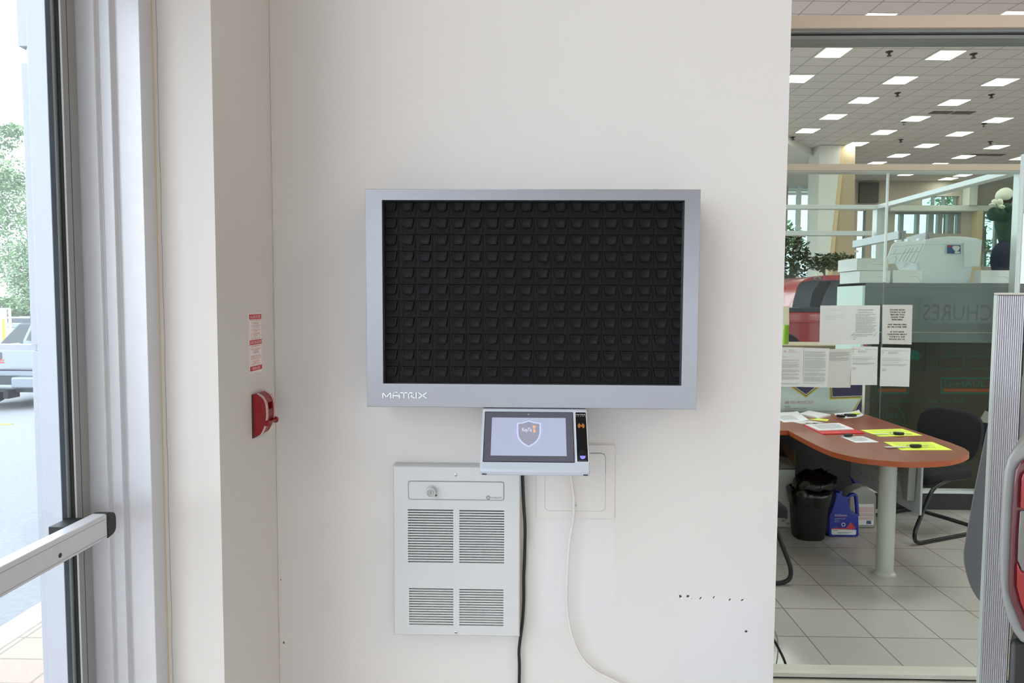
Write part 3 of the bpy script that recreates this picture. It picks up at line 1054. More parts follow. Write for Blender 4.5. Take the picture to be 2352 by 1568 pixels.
# cover: a shallow pressed pan with its front built round the grille openings
G = [(937, 1170, 1041, 1292.5, 21), (1055, 1170.5, 1158, 1292.5, 21), (939, 1351, 1041, 1436, 15), (1055, 1351.5, 1157, 1436, 15)]
T = .0015
xsx = sorted({0.0, 1.0} | {round(hq(g[k], 1200)[0], 5) for g in G for k in (0, 2)})
ysy = sorted({0.0, 1.0} | {round(hq(1000, g[k])[1], 5) for g in G for k in (1, 3)})
holes = [((hq(g[0], 1200)[0], hq(1000, g[1])[1]), (hq(g[2], 1200)[0], hq(1000, g[3])[1])) for g in G]
mb = MB()
for a0, a1 in zip(xsx, xsx[1:]):
    for b0, b1 in zip(ysy, ysy[1:]):
        am, bm_ = (a0 + a1) / 2, (b0 + b1) / 2
        if any(h[0][0] < am < h[1][0] and h[0][1] < bm_ < h[1][1] for h in holes):
            continue
        mb.quad(fh.p(a0, b0), fh.p(a0, b1), fh.p(a1, b1), fh.p(a1, b0))
rim = [fh.p(0, 0), fh.p(1, 0), fh.p(1, 1), fh.p(0, 1)]
r1 = [p + V((sx * .0035, .0045, sz * .0035)) for p, sx, sz in zip(rim, (-1, 1, 1, -1), (1, 1, -1, -1))]
r0 = [p + V((sx * .001, .0012, sz * .001)) for p, sx, sz in zip(rim, (-1, 1, 1, -1), (1, 1, -1, -1))]
r2 = [V((p.x, YW - .003, p.z)) for p in r1]
mb.loft([rim, r0, r1, r2], cap=False)
build('cover', mb, 'heater_white', wh, smooth=50)
build('inner_case', MB().slab(fh, .03, .97, .03, .97, -.036, -.02), 'heater_dark', wh)
for (x0, y0, x1, y1, n) in G:
    mb = MB()
    a0, b0, a1, b1 = hq(x0, 1200)[0], hq(1000, y0)[1], hq(x1, 1200)[0], hq(1000, y1)[1]
    st = (b1 - b0) / (n - .35)
    for k in range(n):
        t = b0 + k * st                       # slot top
        s0 = t + st * .40
        s1 = min(t + st, b1)
        if s1 <= s0: continue
        # each blade: face flush with the cover, its upper edge folded back and in
        mb.quad(fh.p(a0, s0 + st * .1, 0), fh.p(a0, s1, 0), fh.p(a1, s1, 0), fh.p(a1, s0 + st * .1, 0))
        mb.quad(fh.p(a0, s0 + st * .02, -.006), fh.p(a0, s0 + st * .1, 0), fh.p(a1, s0 + st * .1, 0), fh.p(a1, s0 + st * .02, -.006))
        mb.quad(fh.p(a0, s1, 0), fh.p(a0, s1 + .0005, -.003), fh.p(a1, s1 + .0005, -.003), fh.p(a1, s1, 0))
    build('louver_grille', mb, 'heater_white', wh)
# control plate
a0, b0 = hq(937.5, 1103.5); a1, b1 = hq(1158, 1149)
P = round_poly([fh.p(a0, b0, .0002), fh.p(a1, b0, .0002), fh.p(a1, b1, .0002), fh.p(a0, b1, .0002)], .0075, 5)
build('control_plate_border', MB().prism(P, fh.n * .0006), 'heater_line', wh)
def inset(d, k):
    da, db = d / fh.w, d / fh.h
    return round_poly([fh.p(a0 + da, b0 + db, k), fh.p(a1 - da, b0 + db, k), fh.p(a1 - da, b1 - db, k), fh.p(a0 + da, b1 - db, k)], .0065, 5)
build('control_plate_rim', MB().prism(inset(.0009, .0007), fh.n * .0005), 'dial_grey', wh)
cp = build('control_plate', MB().prism(inset(.0028, .0007), fh.n * .0010), 'heater_white', wh)
kn = aY(991.5, 1127, YH)
kb = build('thermostat_knob', MB().lathe((kn.x, YH, kn.z), (0, -1, 0), [(.0165, 0), (.0155, .004), (.0140, .006), (.0135, .017), (.0128, .0195), (.0112, .02), (.0108, .0185)], 28), 'heater_white', wh, smooth=35)
build('dial_face', MB().lathe((kn.x, YH - .0184, kn.z), (0, -1, 0), [(.0107, 0), (.0107, .0008)], 24), 'dial_grey', kb)
mb = MB()
for ang in (55, 28, 5, 150, 205, 235):
    a = math.radians(ang)
    mb.box(kn.x + math.cos(a) * .0085 - .0009, kn.x + math.cos(a) * .0085 + .0009, YH - .0195, YH - .0191, kn.z + math.sin(a) * .0085 - .0007, kn.z + math.sin(a) * .0085 + .0007)
mb.box(kn.x - .0005, kn.x + .0005, YH - .0195, YH - .0191, kn.z - .005, kn.z + .006)
build('dial_marks', mb, 'heater_line', kb)
pa = hq(1001.5, 1136.5)
def fpt(x, y, k=.002):
    a, b = hq(x, y); return fh.p(a, b, k)
build('pointer_mark', MB().prism([fpt(998.7, 1134.8), fpt(1004.8, 1135.5), fpt(1001, 1140)], fh.n * .0003), 'black_print', wh)
mb = MB()
lg = aY(1121.5, 1142, YH)
mb.lathe((lg.x, YH - .0017, lg.z), (0, -1, 0), [(.0056, 0), (.0056, .0003)], 22)
mb.text('OUELLET', fh, *hq(1127.5, 1143.6), .0042, .0305, 'l', .0021)
lgo = build('lettering', mb, 'black_print', cp, label='small black maker letters OUELLET')
build('logo_disc', MB().lathe((lg.x, YH - .002, lg.z), (0, -1, 0), [(.0044, 0), (.0044, .0003)], 22), 'dial_grey', cp)
for (x, y) in ((1047, 1090), (1047.5, 1451)):
    c = aY(x, y, YH)
    sw = build('screw', MB().lathe((c.x, YH, c.z), (0, -1, 0), [(.0046, 0), (.0043, .0014), (.003, .0022), (.001, .0024)], 16), 'steel', wh, smooth=40)
    build('screw_socket', MB().lathe((c.x, YH - .0023, c.z), (0, -1, 0), [(.0012, 0), (.0012, .0004)], 6), 'black_print', sw)

# ================================================================== access panel in the wall
def wq(x, y, k): return aY(x, y, YW - k)
p0, p1 = wq(1232.5, 1020, .002), wq(1411, 1191.5, .002)
ap = thing('access_panel', 'flush white square access hatch in the wall behind the white cable', 'access panel', ((p0.x + p1.x) / 2, YW, p1.z))
build('flange', MB().box(p0.x, p1.x, YW - .0026, YW, p1.z, p0.z), 'white_wall_paint', ap, bevel=.0008)
d0, d1 = wq(1252, 1040, .003), wq(1390.5, 1174, .003)
def rr(d, k): return round_poly([(d0.x + d, YW - k, d0.z - d), (d1.x - d, YW - k, d0.z - d), (d1.x - d, YW - k, d1.z + d), (d0.x + d, YW - k, d1.z + d)], .014, 6)
build('door_gap', MB().prism(rr(0, .0027), (0, -.0003, 0)), 'frame_grey', ap)
build('hatch_door', MB().prism(rr(.0010, .0027), (0, -.0007, 0)), 'white_wall_paint', ap)
gp = MB().tube([wq(1355, 1040, .003), wq(1380, 1040, .003), wq(1388, 1043, .003), wq(1390.4, 1052, .003), wq(1390.2, 1085, .003)], .0006, 5)
build('open_gap', gp, 'black_print', ap)
c = wq(1320.5, 1160, .0034)
build('latch', MB().lathe((c.x, c.y, c.z), (0, -1, 0), [(.005, 0), (.005, .001), (.0037, .0016)], 16).box(c.x - .0034, c.x + .0034, c.y - .002, c.y - .0015, c.z - .0005, c.z + .0005), 'dial_grey', ap, smooth=40)
gp = MB().tube([wq(1411, 1023, .0015), wq(1411.4, 1190, .0015)], .0009, 6).tube([wq(1233, 1018.5, .0015), wq(1411, 1018.8, .0015)], .0008, 6)
build('paint_line', gp, 'warm_wall_paint', ap)

# ================================================================== fire notice and pull station on the side return
XR = -0.71
def sX(x, y, k=.0): return aX(x, y, XR + k)
s0, s1, s2 = sX(570.8, 720), sX(599.6, 719), sX(573, 857.5)
s0y, s1y = sX(570.8, 720).y, sX(600, 719).y
z1, z0 = (sX(570.8, 720.5).z + sX(599.6, 719).z) / 2, (sX(573, 857).z + sX(601, 853).z) / 2
nz = thing('fire_notice', 'red and white fire instruction sticker on the narrow side wall', 'sticker', (XR, (s0y + s1y) / 2, z0))
fn = Fr(V((XR, s0y, z1)), V((XR, s1y, z1)), V((XR, s0y, z0)))
P = round_poly([fn.p(0, 0), fn.p(1, 0), fn.p(1, 1), fn.p(0, 1)], .003)
build('sheet', MB().prism(P, fn.n * .0006), 'sticker_white', nz)
mb = MB()
for b0, b1 in ((.012, .095), (.445, .525), (.885, .965)):
    mb.slab(fn, .02, .98, b0, b1, .0006, .0008)
for (a0_, a1_, b_) in ((.16, .84, .33), (.16, .84, .43)):
    mb.slab(fn, a0_, a1_, b_, b_ + .003, .0006, .0008)
mb.slab(fn, .16, .17, .33, .43, .0006, .0008).slab(fn, .83, .84, .33, .43, .0006, .0008)
mb.slab(fn, .015, .022, .095, .89, .0006, .0007).slab(fn, .978, .985, .095, .89, .0006, .0007)
build('red_band', mb, 'red_print', nz)
mb = MB()
W_ = fn.w
for t, b, cap, wd in (('IN CASE OF FIRE', .078, .0075, .78), ('DO NOT USE ELEVATORS', .508, .0075, .88), ('REMAIN CALM', .948, .0075, .6)):
    build('lettering', MB().text(t, fn, .5, b, cap, W_ * wd, 'c', .001), 'sticker_white', nz, label='white letters ' + t)
mb = MB()
for t, b, cap, wd in (('UPON DISCOVERY OF FIRE', .122, .0034, .86), ('LEAVE FIRE AREA IMMEDIATELY', .162, .0026, .66), ('AND CLOSE DOORS', .186, .0026, .42), ('ACTIVATE THE FIRE ALARM SYSTEM', .212, .0026, .74), ('USE THE PULL STATION', .238, .0026, .5),
                      ('USE THE NEAREST EXIT TO LEAVE', .28, .0026, .7), ('THE BUILDING', .304, .0026, .32), ('CALL THE FIRE DEPARTMENT', .355, .0026, .6), ('TEL. 911', .393, .0052, .3), ('FROM A SAFE LOCATION', .422, .0024, .55),
                      ('UPON HEARING ALARM', .56, .0042, .72), ('USE NEAREST EXIT TO LEAVE THE BUILDING', .602, .0026, .84), ('CLOSE DOORS BEHIND YOU', .626, .0026, .56), ('CAUTION', .672, .0056, .42),
                      ('IF SMOKE IS HEAVY IN THE CORRIDOR', .722, .0026, .78), ('IT MAY BE SAFER TO STAY IN YOUR AREA', .746, .0026, .82), ('CLOSE DOOR AND PLACE WET TOWEL AT BASE', .77, .0026, .88),
                      ('IF YOU ENCOUNTER SMOKE', .81, .0026, .56), ('USE ALTERNATE EXIT', .834, .0026, .44), ('CRAWL LOW UNDER SMOKE', .86, .0026, .7), ('PRINTED NOTICE', .99, .0014, .5)):
    mb.text(t, fn, .5 if b < .98 else .3, b, cap, W_ * wd, 'c', .001)
build('fine_print', mb, 'red_print', nz)

# pull station: T-shaped arched red body that stands off the wall
q0, q1 = sX(578.5, 908), sX(606, 990)
ya, yb = sX(578.5, 940).y, sX(603, 940).y
za, zb = sX(580, 909).z, sX(582, 1000).z
yc0 = ya; yc1 = ya + .072
fa = thing('fire_alarm_pull', 'dark red fire alarm pull station on the narrow side wall under the notice', 'fire alarm', (XR, (yc0 + yc1) / 2, zb))
H_ = za - zb
def arch(y):
    c_ = cr_path([(XR + .012, y, za + .006), (XR + .026, y, za - .004), (XR + .034, y, za - H_ * .2), (XR + .036, y, za - H_ * .45), (XR + .033, y, za - H_ * .7), (XR + .022, y, zb + .006), (XR + .012, y, zb)], 5)
    return [V((XR, y, za + .004))] + c_ + [V((XR, y, zb))]
build('back_plate', MB().box(XR, XR + .004, yc0 - .002, yc1 + .002, zb - .006, za + .004), 'alarm_dark', fa, bevel=.001)
wcol = (yc1 - yc0)
mb = MB().prism(arch(yc0), (0, wcol * .30, 0)).prism(arch(yc0 + wcol * .70), (0, wcol * .30, 0))
def arch_in(y):
    A_ = arch(y); return [V((max(XR, p[0] - .006), p[1], p[2])) for p in A_]
top = [(XR, yc0 + wcol * .3, za + .004), (XR + .012, yc0 + wcol * .3, za + .006), (XR + .026, yc0 + wcol * .3, za - .004), (XR + .0335, yc0 + wcol * .3, za - H_ * .19), (XR, yc0 + wcol * .3, za - H_ * .19)]
mb.prism(top, (0, wcol * .4, 0))
build('body', mb, 'alarm_red', fa, smooth=35)
low = [(XR, yc0 + wcol * .3, za - H_ * .36), (XR + .034, yc0 + wcol * .3, za - H_ * .36), (XR + .036, yc0 + wcol * .3, za - H_ * .45), (XR + .033, yc0 + wcol * .3, za - H_ * .7), (XR + .022, yc0 + wcol * .3, zb + .006), (XR + .012, yc0 + wcol * .3, zb), (XR, yc0 + wcol * .3, zb)]
build('pull_lever', MB().prism(low, (0, wcol * .4, 0)), 'alarm_red', fa, bevel=.001)
build('recess', MB().box(XR, XR + .012, yc0 + wcol * .3, yc0 + wcol * .7, za - H_ * .37, za - H_ * .18), 'alarm_dark', fa)
zz = za - H_ * .69
hd = MB().tube([(XR + .038, yc0 + wcol * .12, zz), (XR + .038, yc1 - wcol * .12, zz)], .0035, 10)
for yy in (yc0 + wcol * .1, yc1 - wcol * .1):
    hd.lathe((XR + .030, yy, zz), (1, 0, 0), [(.006, 0), (.0085, .006), (.0075, .012), (.004, .014)], 14)
build('handle_bar', hd, 'alarm_red', fa, smooth=40)
mb = MB()
for f_ in (.06, .17, .83, .94):
    yy = yc0 + wcol * f_
    pts = [V((p[0] + .0004, yy, p[2])) for p in arch(yy)][1:-1]
    mb.tube(pts, .0009, 6)
build('pinstripe', mb, 'sticker_white', fa)
ff_ = Fr(V((XR + .0368, yc0 + wcol * .32, za - H_ * .38)), V((XR + .0368, yc0 + wcol * .68, za - H_ * .38)), V((XR + .0368, yc0 + wcol * .32, za - H_ * .62)))
mb = MB().text('PULL', ff_, .5, .42, .007, ff_.w * .9, 'c', .0005).text('DOWN', ff_, .5, .85, .007, ff_.w * .9, 'c', .0005)
build('lettering', mb, 'alarm_dark', fa)

# ================================================================== office front glazing
hx = 0.70
HE = 3.2
def zY(x, y, Y): return aY(x, y, Y).z
z_top = zY(1815, 36, YG - .06); z_h0 = zY(1815, 64.5, YG - .06); z_f1 = zY(1815, 77, YG - .045); z_f2 = zY(1815, 89.5, YG - .03)
struct('trim_4', MB().box(hx, HE, YG - .06, YG + .10, z_h0, z_top), 'header_beige')
mb = MB().box(hx, HE, YG - .045, YG + .075, z_f1 + .004, z_h0).box(hx, HE, YG - .03, YG + .06, z_f2, z_f1 - .002)
zb1 = zY(1850, 1542.5, YG); zb2 = zY(1850, 1559, YG - .02)
mb2 = MB().box(hx, HE, YG - .01, YG + .06, zb2 + .002, zb1).box(hx, HE, YG - .045, YG + .075, 0, zb2 - .006)
wf = struct('window_3', mb, 'frame_grey', bevel=.0015)
ORG[wf] = V(wf.location)
build('bottom_rail', mb2, 'sill_cream', wf, bevel=.0015)
build('rail_groove', MB().box(hx, HE, YG - .004, YG + .05, zb2 - .007, zb2 + .003).box(hx, HE, YG - .02, YG + .05, z_f1 - .003, z_f1 + .005), 'black_rubber', wf)
build('glass_pane', MB().box(hx, HE, YG + .012, YG + .020, zb1 - .01, z_f2 + .01), 'partition_glass', wf)

xe_ = aY(2349.5, 500, YG).x
build('joint_cover', MB().box(xe_ - .0015, xe_ + .0015, YG + .006, YG + .026, zb1, aY(2349, 352, YG).z), 'mullion_grey', wf)

# ------------------------------------------------------------------ office back glazing
z_bt = zY(1815, 376.5, YB - .05); z_b0 = zY(1815, 391, YB - .05); z_b1 = zY(1815, 396.5, YB)
XM = aY(2319, 600, YB + .07).x
XM2 = aY(2346, 600, YB - .04).x
struct('trim_5', MB().box(hx, XM2, YB - .05, YB + .10, z_b0, z_bt), 'header_beige')
zk1 = zY(2180, 1127.5, YB - .03); zk0 = zY(2180, 1133.5, YB - .03)
mb = MB().box(hx, XM2, YB - .04, YB + .07, z_b1, z_b0).box(XM, XM2, YB - .04, YB + .07, 0, z_b0).box(hx, XM2, YB - .03, YB + .05, zk0, zk1)
wb2 = struct('window_4', mb, 'mullion_grey', bevel=.0015)
ORG[wb2] = V(wb2.location)
build('mullion_cover', MB().box(XM + .004, XM + (XM2 - XM) * .5, YB - .046, YB - .04, 0, z_b0), 'window_white', wb2)
build('kick_plate', MB().box(hx, XM, YB - .025, YB + .045, 0, zk0), 'desk_dark', wb2)
build('glass_pane', MB().box(hx, XM, YB + .004, YB + .012, zk1 - .005, z_b1 + .005), 'partition_glass', wb2)
xj = aY(2036.5, 520, YB).x
build('joint_cover', MB().box(xj - .006, xj + .006, YB - .004, YB + .02, zY(2036, 648, YB), z_b1), 'window_white', wb2, bevel=.002)
build('joint_seal', MB().box(xj - .003, xj + .003, YB + .001, YB + .015, zk1, zY(2036, 648, YB)), 'rack_back', wb2)

# ------------------------------------------------------------------ ribbed panel by the right edge
YP = 2.42
r0, r1 = aY(2283, 676, YP), aY(2240, 1568, YP)
rx0 = (r0.x + r1.x) / 2
rx1 = rx0 + 73.5 / FPX * YP
rz = aY(2300, 672, YP).z
rp_ = thing('ribbed_panel', 'tall narrow silver panel with fine vertical ribs standing at the right edge', 'panel', ((rx0 + rx1) / 2, YP + .03, 0))
wR = rx1 - rx0
def slant(mb, xa, xb, ya, dep, z0, z1):
    return mb.prism([(xa, ya, z0), (xb, ya, z0), (xb, ya, z1), (xa, ya, z1)], (dep * .8, dep, 0))
build('core', slant(MB(), rx0 + .006, rx1 - .002, YP + .006, .05, 0, rz - .008), 'rib_gap', rp_)
mb = MB()
nr = 13
for k in range(nr):
    xa = rx0 + wR * (.14 + .84 * k / nr)
    mb.box(xa, xa + wR * .84 / nr * .58, YP, YP + .0065, 0, rz - .01)
build('rib', mb, 'rib_silver', rp_, bevel=.0008)
build('edge_strip', slant(MB(), rx0, rx0 + wR * .11, YP - .002, .06, 0, rz - .008), 'rib_edge', rp_, bevel=.0015)
build('edge_strip', slant(MB(), rx1 - .002, rx1 + .012, YP - .004, .06, 0, rz - .008), 'mould_grey', rp_, bevel=.0015)
build('cap', slant(MB(), rx0 - .002, rx1 + .014, YP - .005, .065, rz - .008, rz), 'sill_cream', rp_, bevel=.002)

# grey moulded shell leaning behind it
YM = 2.56
poly = [aY(x, y, YM) for x, y in ((2296, 850), (2283, 915), (2262, 1003), (2236, 1130), (2214, 1255), (2211.5, 1275), (2214, 1300), (2224, 1338), (2236, 1363), (2252, 1385), (2290, 1392), (2340, 1380), (2345, 900), (2325, 850))]
poly = round_poly(poly, .03, 4)
ms = thing('moulded_shell', 'smooth dark grey moulded plastic shell half hidden behind the ribbed panel', 'plastic shell', (aY(2280, 1200, YM).x, YM + .06, 0))
build('shell', MB().prism([V((p.x, YM, p.z)) for p in poly], (.11, .12, 0)), 'mould_grey', ms, bevel=.02, seg=4)
fx = aY(2290, 1300, YM).x
build('stand', MB().box(fx + .06, fx + .09, YM + .05, YM + .09, 0, poly[0].z - .9), 'mould_grey', ms)

# ------------------------------------------------------------------ corner of a grey vehicle with its tail light
YL = 1.42
def L(x, y, k=0): return aY(x, y, YL + k)
out = [L(x, y) for x, y in ((2420, 1006), (2362, 1014), (2340, 1030), (2322, 1054), (2313, 1086), (2308, 1140), (2304.5, 1210), (2302, 1280), (2303, 1335), (2309, 1385), (2320, 1425), (2336, 1460), (2352, 1482), (2380, 1494), (2420, 1496))]
gv = thing('parked_vehicle', 'rear corner of a grey vehicle with red tail light cut by the right edge', 'vehicle', (L(2380, 1400).x, YL + .2, 0))
xe = 1.75
zt_, zb_ = out[0].z, out[-1].z
body = out[1:-1] + [V((xe, YL, zb_)), V((xe, YL, zt_))]
body = [V((p.x, YL + .012, p.z)) for p in out] + [V((xe + .12, YL + .012, zb_)), V((xe + .12, YL + .012, zt_))]
build('body_corner', MB().prism(body, (.25, .30, 0)), 'car_grey', gv, bevel=.010, seg=3)
def grow(pts, d):
    cx_ = L(2400, 1250)
    return [V((p.x + (cx_.x - p.x) * d, YL, p.z + (cx_.z - p.z) * d)) for p in pts]
in1 = [L(x, y) for x, y in ((2420, 1040), (2368, 1048), (2346, 1062), (2334, 1080), (2329, 1120), (2325, 1180), (2321.5, 1260), (2319, 1330), (2319, 1360), (2327, 1390), (2340, 1422), (2352, 1452), (2372, 1466), (2420, 1468))]
build('tail_light', MB().prism([V((p.x, YL + .004, p.z)) for p in in1], (.034, .04, 0)), 'lens_dark_red', gv, bevel=.006, seg=3)
in2 = [L(x, y) for x, y in ((2420, 1078), (2360, 1080), (2348, 1086), (2344, 1100), (2341, 1168), (2420, 1172))]
lt = [o for o in gv.children if o.name.startswith('tail_light')][0] if gv.children else None
in3 = [L(x, y) for x, y in ((2420, 1176), (2341, 1172), (2337, 1230), (2335, 1285), (2345, 1310), (2420, 1320))]
in4 = [L(x, y) for x, y in ((2420, 1326), (2345, 1314), (2334, 1290), (2333, 1345), (2343, 1385), (2356, 1418), (2420, 1440))]
build('lens_red', MB().prism([V((p.x, YL - .002, p.z)) for p in in2], (.017, .02, 0)), 'lens_red', gv, bevel=.003)
build('lens_clear', MB().prism([V((p.x, YL - .002, p.z)) for p in in3], (.017, .02, 0)), 'lens_clear', gv, bevel=.003)
build('lens_red', MB().prism([V((p.x, YL - .002, p.z)) for p in in4], (.017, .02, 0)), 'lens_red', gv, bevel=.003)
q_ = [L(2337, 1480), L(2337, 1560), L(2345, 1560)]
zbm = L(2360, 1478).z
build('bumper', MB().prism([(L(2333, 1500).x, YL + .02, .30), (xe + .1, YL + .02, .30), (xe + .1, YL + .02, zbm), (L(2333, 1500).x, YL + .02, zbm)], (.25, .30, 0)), 'truck_black', gv, bevel=.015)
build('wheel', MB().lathe((1.62, YL + .32, .30), (1, 0, 0), [(.16, 0), (.29, .01), (.30, .04), (.30, .2), (.29, .23), (.16, .24)], 32), 'tyre', gv, smooth=40)

# ------------------------------------------------------------------ floor cables just inside the front glass
for nm, m, r, lab, pts in (('floor_cable', 'black_cable', .0055, 'black cable rising off the tiles behind the wall end', ((1722, 1395), (1752, 1430), (1775, 1465), (1790, 1492), (1801, 1515), (1807, 1536), (1808, 1546))),
                           ('floor_cable', 'dial_grey', .003, 'thin grey cable curling behind the wall end', ((1740, 1385), (1765, 1425), (1782, 1455), (1787, 1480), (1786, 1505), (1781, 1530), (1770, 1545)))):
    P = [aY(x, y, 2.88) for x, y in pts]
    P = [V((p.x, p.y, max(p.z, r + .002))) for p in P]
    cbm = MB().tube(cr_path(P, 5), r, 8)
    build(nm, cbm, m, None, loc=base_of(cbm), smooth=60, label=lab, cat='cable')

# ================================================================== office desk
ZD = .745
def D_(x, y, z=ZD): return aZ(x, y, z)
near = [(1811, 988.5), (1844, 1006), (1876, 1022), (1908, 1035.5), (1940, 1044.5), (1979, 1052), (2019, 1056.5), (2067, 1060), (2117, 1061), (2175, 1057.5), (2206, 1050.5), (2221, 1044), (2225.7, 1038)]
pts = cr_path([D_(x, y) for x, y in near] + [D_(2215, 1029)], 4)
pts += [V((2.545, 4.12, ZD)), V((2.545, 5.17, ZD)), V((0.78, 5.17, ZD)), V((0.78, pts[0].y, ZD))]
pts = [V((p.x, p.y, ZD)) for p in pts]
dk = thing('office_desk', 'reddish brown wooden L-shaped desk with a rounded peninsula behind the glass', 'desk', (2.0, 4.6, 0))
topm = MB().prism([V((p.x, p.y, ZD - .03)) for p in pts], (0, 0, .03))
tp = build('desk_top', topm, 'desk_wood', dk)
edge = []
for p, q in zip(pts, pts[1:] + pts[:1]):
    edge.append((p, q))
mb = MB()
ctr_ = V((2.1, 4.6, 0))
n_ = len(pts)
for i in range(n_):
    p, q = pts[i], pts[(i + 1) % n_]
    d = (q - p).normalized(); t = V((d.y, -d.x, 0)) * .0012
    mb.prism([p + t + V((0, 0, -.0295)), q + t + V((0, 0, -.0295)), q + t + V((0, 0, -.0005)), p + t + V((0, 0, -.0005))], t * -.9)
build('edge_band', mb, 'desk_edge', tp)
lg_ = aZ(2031, 1318, 0)
build('leg', MB().lathe((lg_.x, lg_.y, .012), (0, 0, 1), [(.047, 0), (.047, ZD - .045)], 32), 'leg_paint', dk, smooth=40)
build('leg_foot', MB().lathe((lg_.x, lg_.y, 0), (0, 0, 1), [(.060, 0), (.060, .010), (.052, .018), (.048, .02)], 32), 'leg_paint', dk, smooth=30)
build('leg_plate', MB().lathe((lg_.x, lg_.y, ZD - .036), (0, 0, 1), [(.07, 0), (.07, .006)], 24), 'leg_paint', dk)
# perforated modesty panel along the peninsula
XQ = 2.26
zq = aX(2112, 1183, XQ)
qy0 = zq.y
z_q = zq.z
mp_ = MB().box(XQ, XQ + .012, qy0, 4.75, z_q, ZD - .03)
mo = build('modesty_panel', mp_, 'panel_paint', dk)
ZP = [(XQ - .0012, z_q + .13, z_q + .145)]
build('panel_rib', MB().box(XQ - .006, XQ, qy0 + .16, 4.74, z_q + .12, z_q + .15), 'panel_paint', mo, bevel=.002)
hl = MB()
for k in range(10):
    for zz in (z_q + .07, z_q + .20, z_q + .27):
        hl.lathe((XQ - .0012, qy0 + .09 + k * .075, zz), (-1, 0, 0), [(.004, 0), (.004, .0006)], 8)
me_ = mo.data
bmm = bmesh.new(); bmm.from_mesh(me_)
ofs_ = ORG[mo]
nvs = [bmm.verts.new(v - ofs_) for v in hl.v]
for f_i in hl.f:
    fc = bmm.faces.new([nvs[i] for i in f_i]); fc.material_index = 1
bmm.to_mesh(me_); bmm.free()
me_.materials.append(MATS['black_print'])
build('bracket', MB().prism([(XQ - .05, qy0 + .03, ZD - .03), (XQ - .05, qy0 + .20, ZD - .03), (XQ - .05, qy0 + .09, z_q + .07), (XQ - .05, qy0 + .045, z_q + .07)], (.045, 0, 0)), 'bracket_paint', dk, bevel=.004)
build('back_panel', MB().box(.80, 2.50, 5.11, 5.14, .02, ZD - .03), 'desk_dark', dk)
build('side_panel', MB().box(.80, .83, pts[0].y + .02, 5.11, 0, ZD - .03), 'desk_dark', dk)

# ------------------------------------------------------------------ things on the desk
def sheet(name, corners, m, label, cat='paper', group=None, th=.0012, curl=0.0, z=ZD):
    P = [D_(x, y, z) for x, y in corners]
    mb = MB()
    n = 6
    vs, fs = [], []
    for lay in (0, 1):
        for i in range(n + 1):
            for j in range(n + 1):
                u, v = i / n, j / n
                p = (P[0] * (1 - u) + P[1] * u) * (1 - v) + (P[3] * (1 - u) + P[2] * u) * v
                bump = curl * (max(0, u - .6) ** 2 * 4 + max(0, .3 - v) ** 2 * 6)
                vs.append(p + V((0, 0, (th if lay else .0002) + bump)))
    N = (n + 1) ** 2
    for i in range(n):
        for j in range(n):
            a = i * (n + 1) + j
            fs.append((a + N, a + 1 + N, a + n + 2 + N, a + n + 1 + N))
            fs.append((a, a + n + 1, a + n + 2, a + 1))
    for i in range(n):
        for (a, b) in ((i * (n + 1), (i + 1) * (n + 1)), (i * (n + 1) + n, (i + 1) * (n + 1) + n), (i, i + 1), (n * (n + 1) + i, n * (n + 1) + i + 1)):
            fs.append((a, b, b + N, a + N))
    mb.add(vs, fs)
    o = build(name, mb, m, None, loc=base_of(mb), label=label, cat=cat, group=group)
    fr_ = Fr(P[0] + V((0, 0, th)), P[1] + V((0, 0, th)), P[3] + V((0, 0, th)))
    fr_.n = V((0, 0, 1))
    return o, fr_
def lines_on(o, fr_, seed, n=9, a0=.12, a1=.88, b0=.15, b1=.8, m='grey_print'):
    mb = MB().dashes(fr_, a0, a1, b0, b1, n, k=.0004, seed=seed)
    ORG[o] = V(o.location)
    build('print_lines', mb, m, o)

o, f = sheet('loose_paper', [(1762, 949), (1832, 948), (1858, 966), (1800, 970)], 'paper', 'large white sheet on the desk beside the wall edge', curl=.01)
lines_on(o, f, 3)
o, f = sheet('paper_stack', [(1836, 953), (1858, 946), (1908, 955), (1878, 962)], 'paper', 'small stack of white forms at the back edge of the desk', th=.012)
o, f = sheet('sticky_note', [(1856, 963), (1880, 961), (1904, 963), (1900, 967)], 'paper_yellow', 'yellow slip sticking out under the stack of forms', 'note', th=.0008)
o, f = sheet('envelope', [(1822, 969), (1850, 964), (1893, 971), (1842, 973.5)], 'paper_grey', 'white envelope on the desk in front of the large sheet', 'envelope')
o, f = sheet('folder', [(1846, 978.5), (1930, 973), (1986.5, 996), (1891, 998)], 'folder_red', 'red folder with white pages lying on the desk', 'folder', th=.006)
ORG[o] = V(o.location)
P = [D_(x, y, ZD + .007) for x, y in ((1850, 976), (1927, 973), (1961, 987), (1881, 990))]
pg = MB().prism(P, (0, 0, .007))
po = build('pages', pg, 'paper', o)
f2 = Fr(P[0] + V((0, 0, .007)), P[1] + V((0, 0, .007)), P[3] + V((0, 0, .007))); f2.n = V((0, 0, 1))
ORG[po] = ORG[o]
build('print_lines', MB().dashes(f2, .1, .9, .12, .9, 10, k=.0004, seed=9), 'grey_print', po)
o, f = sheet('receipt', [(1931, 1003), (1982, 1002), (2019, 1015.5), (1965, 1016.5)], 'paper', 'small white slip under a key in front of the red folder', 'paper slip')
lines_on(o, f, 5, 7)
o, f = sheet('yellow_form', [(1976.5, 987.5), (2072, 984.5), (2119, 1000), (2021, 1002.5)], 'paper_yellow', 'bright yellow form with a key on it, behind the other', 'form')
lines_on(o, f, 6, 4, m='faint_ink')
o, f = sheet('yellow_form', [(2030, 1015), (2142, 1015), (2188, 1033.5), (2071, 1033.8)], 'paper_yellow', 'bright yellow form with a key on it, nearest the rounded desk end', 'form')
